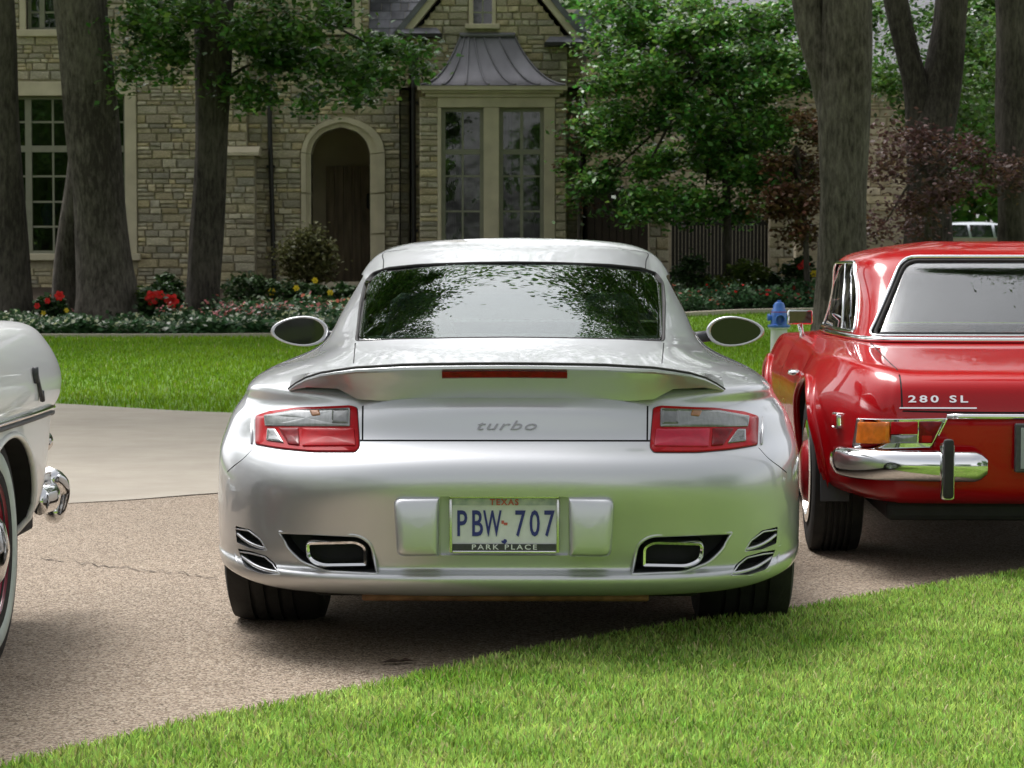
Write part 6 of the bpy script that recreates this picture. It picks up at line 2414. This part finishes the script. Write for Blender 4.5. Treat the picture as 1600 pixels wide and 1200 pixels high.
w_body = shell('body', white_cols(), 8, 8, [M_WHITE], WHT)
w_skin = Skin(w_body)
cutters = [(hull([(s * x, y, z) for s in (-1, 1) for x, y, z in ((.55, -1.2, .5), (.50, -1.2, .9), (.30, -1.55, 1.22), (.30, -1.95, 1.22), (.45, -2.2, .9), (.55, -2.2, .5))]), M_BLACKIN)]
w_sw = rnd([(-1.12, .99), (-1.45, 1.21), (-1.95, 1.21), (-2.15, .99)], .05)
for s in (-1, 1):
    cutters.append((MB().prism(w_sw, 'x', s * .3, s * .8), M_BLACKIN))
    for yy in (0.0, -2.6):
        cutters.append((arch_cut(s, yy), M_BLACKIN))
cutters.append((MB().prism(rnd([(-.42, 1.0), (.42, 1.0), (.30, 1.21), (-.30, 1.21)], .04), 'y', -1.75, -.8), M_BLACKIN))
cut(w_body, cutters)
for s in (-1, 1):
    mb = MB()
    w_skin.patch(mb, w_sw, [(1, -.006), (.6, -.006), (.001, -.006)], 0, 'side', s)
    mb.build('side_window', M_GLASS, WHT, 180)
    pts = [w_skin.side(y, .717, s)[0] + Vector((s * .004, 0, 0)) for y in np.linspace(-2.9, .62, 44)] + [w_skin.b.find_nearest(Vector((s * x, y, .717)))[0] for x, y in ((.80, .72), (.79, .82), (.77, .91), (.73, 1.0), (.66, 1.06))]
    MB().tube(pts, .010, 8).build('side_trim', M_CHROME, WHT, 180)
    MB().tube([p + Vector((0, 0, -.016)) for p in pts], .008, 6).build('trim_dark_underside', M_DARKPLASTIC, WHT, 180)  # dark strip along the underside of the chrome trim
    for yy in (0.0, -2.6):
        w = tyre_wheel(WHT, (s * .705, yy, .34), .34, .19, .20, s, 'cap', 5)
        h = .096 * s
        MB().lathe([(.238, h * .98), (.245, h * 1.03), (.278, h * 1.04), (.288, h * .99)], axis='x', n=56).build('whitewall', M_WHITEWALL, w, 60)
        MB().lathe([(.20, h * .9), (.205, h * .95), (.195, h * .85), (.16, h * .55), (.12, h * .6)], axis='x', n=44).build('rim', M_RIMRED, w, 60)
        MB().lathe([(.125, h * .62), (.12, h * .9), (.08, h * 1.2), (.03, h * 1.35), (.001, h * 1.36)], axis='x', n=32).build('hub_cap', M_CHROME, w, 60)
        pts = []
        for k in range(25):
            a = PI * (-.05 + 1.1 * k / 24)
            y, z = yy + .474 * math.cos(a), .345 + .328 * math.sin(a)
            pts.append(w_skin.side(y, max(.33, z), s)[0] + Vector((s * .001, 0, 0)))
        MB().tube(pts, .010, 8).build('arch_lip', M_WHITE, WHT, 180)
    # crossed emblem on the wing
    p = w_skin.side(.33, .80, s)[0]
    em = MB()
    em.tube([p + Vector((s * .006, -.05, .05)), p + Vector((s * .006, .05, -.045))], .006, 6)
    em.tube([p + Vector((s * .006, -.04, .01)), p + Vector((s * .006, -.055, .055))], .010, 6)
    em.tube([p + Vector((s * .006, .055, -.05)), p + Vector((s * .006, .04, -.02))], .008, 6)
    em.build('wing_emblem', M_DARKPLASTIC, WHT, 180)
    # parking lamp bullet
    MB().lathe([(.001, .07), (.018, .06), (.032, .03), (.038, 0), (.03, -.05)], (s * .74, 1.0, .585), 'y', 20).build('parking_lamp', M_CHROME, WHT, 60)
    # headlamp
    MB().lathe([(.085, -.05), (.092, .0), (.082, .012), (.06, .03), (.001, .04)], (s * .60, 1.12, .80), 'y', 24).build('headlamp', M_CHROME, WHT, 60)
# bumper wrapping the nose with bumperettes
path = curve([(-.76, .85, .40), (-.77, 1.02, .40), (-.70, 1.17, .40), (-.45, 1.25, .40), (0, 1.27, .40), (.45, 1.25, .40), (.70, 1.17, .40), (.77, 1.02, .40), (.76, .85, .40)], 6)
bm_ = MB().tube(path, .045, 12, flat=.6).build('bumper', M_CHROME, WHT, 180)
for s in (-1, 1):
    MB().tube(curve([(s * .735, 1.13, .46), (s * .745, 1.21, .42), (s * .745, 1.22, .37), (s * .735, 1.19, .30)], 4), [.03, .036, .04, .044, .046, .046, .045, .044, .042, .04, .038, .034, .02], 12).build('bumperette', M_CHROME, bm_, 180)
    MB().box(s * .50, s * .70, .45, 1.05, .29, .39, 0, .01).build('bumper_bracket', M_BLACKIN, bm_)
MB().box(-.6, .6, -3.1, .55, .2, .3, 0, .02).build('underbody', M_BLACKIN, WHT)
# ------------------------------------------------------------------ pale car far away, seen over the red roadster's roof
SD = 85.0
sp = at(1537, 378, SD)
SUV = thing('pale_suv', 'small pale grey car far off, just above the red roadster roof', 'car', (sp.x, SD, gz(SD)), R(-72))
M_PALE = mat('pale_paint', (.40, .43, .47), .3, .4, 1.0)
sec = [(-2.2, [(.80, .35), (.86, .6), (.84, .95), (.70, 1.02)]), (-2.0, [(.85, .3), (.92, .6), (.90, 1.0), (.66, 1.45)]), (-1.6, [(.86, .3), (.93, .6), (.91, 1.02), (.66, 1.64)]), (0, [(.86, .3), (.93, .6), (.91, 1.02), (.66, 1.68)]),
       (.7, [(.86, .3), (.93, .6), (.91, 1.0), (.62, 1.6)]), (1.3, [(.86, .3), (.93, .6), (.90, .98), (.72, 1.08)]), (2.1, [(.82, .3), (.88, .6), (.82, .88), (.5, .92)]), (2.3, [(.7, .35), (.75, .6), (.7, .8), (.4, .82)])]
rows = []
for y, p in sec:
    rows.append([(x, y, z) for x, z in p] + [(-x, y, z) for x, z in p[::-1]])
mb = MB()
mb.grid(rows, 0, True)
for r_ in (rows[0], rows[-1]):
    mb.add(r_, [tuple(range(len(r_)))])
sb = mb.build('body', M_PALE, SUV, 180)
md = sb.modifiers.new('round', 'SUBSURF')
md.levels = md.render_levels = 2
M_SUVGL = mat('suv_glass', (.015, .018, .02), .05, coat=1.0)
for s in (-1, 1):
    for y0, y1, k in ((-1.75, -1.05, 1), (-.95, -.1, 1), (0, .85, .85)):
        z0, z1 = 1.08, 1.5
        f = lambda z: .90 - (z - 1.02) / .64 * .27 + .012
        MB().add([(s * f(z0), y0, z0), (s * f(z0), y1 + (.25 if k < 1 else 0), z0), (s * f(z1), y1 - (.2 if k < 1 else 0), z1), (s * f(z1), y0, z1)], [(0, 1, 2, 3)]).build('side_window', M_SUVGL, SUV)
    for yy in (-1.4, 1.4):
        MB().lathe([(.001, s * .72), (.34, s * .72), (.36, s * .8), (.34, s * .95), (.22, s * .95), (.001, s * .93)], (0, yy, .36), 'x', 24).build('wheel', M_RUBBER, SUV, 40)
MB().add([(-.6, -2.11, 1.08), (.6, -2.11, 1.08), (.5, -2.005, 1.42), (-.5, -2.005, 1.42)], [(0, 1, 2, 3)]).build('rear_window', M_SUVGL, SUV)
MB().add([(-.66, 1.24, 1.12), (.66, 1.24, 1.12), (.55, .80, 1.55), (-.55, .80, 1.55)], [(0, 1, 2, 3)]).build('windscreen', M_SUVGL, SUV)
# ------------------------------------------------------------------ shrubs and flowers in the beds
M_WHITEF = mat('white_petal', (.78, .78, .72), .6, translucent=.2)
M_PINKF = mat('pink_petal', (.62, .20, .22), .6, translucent=.2)
M_REDF = mat('red_petal', (.62, .012, .012), .55, translucent=.2)
M_YELF = mat('yellow_petal', (.70, .52, .03), .6, translucent=.2)


def shrub(name, label, px, py, rx, ry, d, leaf, n, size, seed, group=None, flowers=(), shell_=.3, cat='shrub'):
    """foliage round a photo place (centre px, py and half sizes), stems down to the soil, big blooms as parts"""
    c = at(px, py, d)
    k = d / FPX
    root = thing(name, label, cat, (c.x, d, gz(d)), 0, group)
    rx_, rz_ = rx * k, ry * k
    per = 14
    P = clumps(tuple(c), (rx_, rx_ * .8, rz_), max(4, n // per), per, min(rx_, rz_) * .22, seed, shell_)
    P = P[P[:, 2] > gz(d) + .02]
    wp(link('foliage', leaf_mesh('foliage', P, size, [leaf], seed=seed, droop=0), root), root)
    mb = MB()
    g = random.Random(seed)
    for i in range(5):
        mb.tube([(c.x + g.uniform(-.05, .05), d, gz(d) - .03), (c.x + g.uniform(-.6, .6) * rx_, d + g.uniform(-.3, .3) * rx_, c.z)], [.015, .006], 5)
    wp(mb.build('stem', M_BARK2, root), root)
    for fx, fy, fr, m in flowers:
        fc = at(fx, fy, d - rx_ * .75)
        mb = MB()
        r_ = fr * k
        for q in range(6):
            a = 2 * PI * q / 6 + g.uniform(-.2, .2)
            u = Vector((math.cos(a), -.35, math.sin(a)))
            w = Vector((-math.sin(a), 0, math.cos(a)))
            mb.add([fc, fc + u * r_ * .6 + w * r_ * .42, fc + u * r_ + w * r_ * .12 + Vector((0, .25 * r_, 0)), fc + u * r_ - w * r_ * .2 + Vector((0, .25 * r_, 0)), fc + u * r_ * .6 - w * r_ * .42], [(0, 1, 2, 3, 4)])
        mb.lathe([(.001, -r_ * .35), (r_ * .16, -r_ * .2), (r_ * .14, 0)], tuple(fc), 'y', 8)
        wp(mb.build('blossom', m, root, None, False), root)
    return root


shrub('red_flower_bush', 'dark bush with two big red blooms between the thick and slim trunks', 248, 470, 34, 26, 37.2, M_SHRUB, 900, .13, 81, 'red flowering bushes', [(238, 465, 12, M_REDF), (268, 470, 12, M_REDF), (250, 461, 8, M_REDF)], cat='bush')
shrub('red_flower_bush', 'low dark bush with small red blooms left of the thickest trunk', 85, 482, 30, 16, 37.0, M_SHRUB, 700, .11, 82, 'red flowering bushes', [(93, 462, 8, M_REDF), (74, 470, 5, M_REDF), (58, 478, 5, M_REDF), (104, 485, 4, M_YELF), (68, 489, 4, M_YELF)], cat='bush')
shrub('red_flower_bush', 'bush with red blooms before the right gate pier', 1248, 425, 26, 22, 42.0, M_SHRUB, 700, .12, 83, 'red flowering bushes', [(1258, 413, 8, M_REDF), (1250, 417, 5, M_REDF), (1272, 428, 6, M_YELF)], cat='bush')
shrub('lime_plant', 'small lime green plant beside the red blooms', 226, 458, 14, 10, 37.5, M_LIMEG, 300, .10, 84, 'low bed plants', cat='plant')
shrub('round_shrub', 'tall olive rounded shrub left of the arched entrance', 478, 402, 40, 46, 43.2, M_OLIVE, 3200, .10, 85)
for i, (px, py, rx, ry, lf, lab, fl) in enumerate((
        (262, 445, 24, 16, M_SHRUB, 'dark low shrub under the wall right of the big window', ()),
        (385, 452, 40, 22, M_SHRUB, 'dark low shrub below the buttress', ()),
        (432, 456, 34, 18, M_SHRUB, 'dark low shrub with a yellow bloom below the round shrub', [(425, 456, 6, M_YELF)]),
        (482, 458, 36, 14, M_SHRUB, 'dark low shrub with yellow blooms before the arched entrance', [(463, 450, 5, M_YELF), (492, 438, 5, M_YELF), (516, 457, 5, M_YELF)]),
        (540, 458, 26, 14, M_SHRUB, 'dark low shrub right of the arched entrance', ()),
        (1080, 425, 26, 24, M_SHRUB, 'dark low shrub right of the coupe roof', ()),
        (1122, 445, 30, 12, M_LIMEG, 'yellow green mound in the right bed', ()),
        (1172, 425, 30, 20, M_LIMEG, 'yellow green bush before the dark gate', ()),
        (1210, 445, 26, 14, M_SHRUB, 'dark green mound before the gate pier', ()))):
    shrub('low_shrub', lab, px, py, rx, ry, 41.5 if px < 600 else 42.8, lf, 900, .10, 90 + i, 'low shrubs along the house', fl)


def bedding(name, label, x0, x1, fn, depth, n, h, leaf, petals, fr, seed, size=.09):
    """a strip of low bedding plants: leaves and small blossoms nobody could count"""
    g = np.random.default_rng(seed)
    x = g.uniform(x0, x1, n)
    y = np.array([fn(v) for v in x]) + g.uniform(.05, depth, n)
    hh = h * (0.75 + .35 * np.sin(x * 5.1 + y * 3) * np.sin(x * 2.3) + .2 * g.normal(0, 1, n).clip(-1, 1))
    z = np.interp(y, [20, 35, 40, 46], [0, .15, .43, .77]) + hh * g.uniform(.15, 1.0, n)
    P = np.stack([x, y, z], 1)
    top = (z - np.interp(y, [20, 35, 40, 46], [0, .15, .43, .77])) > hh * .72
    f = np.zeros(n, np.int32)
    sel = top & (g.random(n) < fr)
    f[sel] = g.integers(1, 1 + len(petals), sel.sum())
    o = link(name, leaf_mesh(name, P, size, [leaf] + list(petals), f, seed=seed, droop=0, aspect=.8))
    return tag(o, label, 'flowers', None, 'stuff')


ex_ = [p[0] for p in EDGE_BED]
ed_ = [p[1] for p in EDGE_BED]
edge = lambda v: float(np.interp(v, ex_, ed_))
M_GROUNDC = mat('bedding_leaf', (.05, .12, .045), .5, spec=.4, island=.5, translucent=.2)
bedding('white_bedding_flowers', 'low green bedding plants with small white flowers along the lawn edge', -9.5, -1.5, edge, 1.3, 26000, .25, M_GROUNDC, [M_WHITEF], .22, 101)
bedding('pink_bedding_flowers', 'pink and white bedding flowers behind the white edging flowers', -5.4, -1.5, lambda v: edge(v) + 1.4, 2.0, 9000, .34, M_GROUNDC, [M_PINKF, M_PINKF, M_WHITEF], .28, 102)
bedding('right_bedding_flowers', 'green bedding with sparse pink flowers along the right path', 2.2, 8.5, lambda v: edge(v) + .05, 1.3, 15000, .40, M_GROUNDC, [M_PINKF, M_REDF], .05, 103)
bedding('bed_ground_cover', 'dark green ground cover under the trees in the bed', -11, 10, lambda v: edge(v) + 1.2, 5.0, 22000, .2, M_SHRUB, [M_PINKF], .01, 104, .12)

# ------------------------------------------------------------------ blue topped hydrant on the lawn
HD = 28.0
hb = at(1217, 545, HD)
hyd = thing('fire_hydrant', 'blue topped fire hydrant with white barrel on the lawn between the cars', 'hydrant', (hb.x, HD, gz(HD)))
M_HBLUE = mat('hydrant_blue', (.055, .16, .52), .45, coat=.3, var=.15, scale=12)
M_HWHITE = mat('hydrant_white', (.62, .63, .62), .5, var=.1, scale=12)
MB().lathe([(.001, 0), (.15, 0), (.15, .03), (.105, .035), (.10, .1), (.095, .36), (.12, .37), (.12, .385), (.001, .386)], n=24).build('barrel', M_HWHITE, hyd, 40)
bon = MB().lathe([(.001, .387), (.128, .387), (.132, .40), (.128, .415), (.096, .42), (.094, .52), (.088, .58), (.070, .60), (.066, .64), (.05, .67), (.022, .68), (.022, .70), (.001, .70)], n=24).build('bonnet', M_HBLUE, hyd, 40)
MB().lathe([(.05, -.16), (.058, -.155), (.058, -.13), (.045, -.125), (.045, .0)], (0, 0, .48), 'y', 16).build('pumper_cap', M_HBLUE, hyd, 40)
for s in (-1, 1):
    MB().lathe([(.001, s * .135), (.04, s * .135), (.042, s * .11), (.034, s * .1), (.034, 0)], (0, 0, .50), 'x', 14).build('hose_cap', M_HBLUE, hyd, 40)
MB().lathe([(.100, .0), (.101, .008)], (0, 0, .56), 'z', 24).build('red_band', mat('band_red', (.4, .05, .04), .5), hyd, 40)

# ------------------------------------------------------------------ fallen leaf and drive debris
M_DEADLEAF = mat('dead_leaf', (.045, .028, .018), .8, var=.3, scale=60)
for i, (px, py, s_) in enumerate(((612, 1044, .035), (632, 1043, .03))):
    d = HC * FPX / (py - 419)
    o = MB().add([(-s_, 0, .004), (0, -s_ * .5, .012), (s_, 0, .006), (0, s_ * .5, .014), (0, 0, .006)], [(0, 1, 4), (1, 2, 4), (2, 3, 4), (3, 0, 4)]).build('fallen_leaf', M_DEADLEAF)
    o.location = ((px - 800) / FPX * d, d, .006)
    tag(o, ['dark dead leaf lying on the drive behind the coupe, left of a pair', 'dark dead leaf lying on the drive behind the coupe, right of a pair'][i], 'leaf', 'dead leaves on the drive')
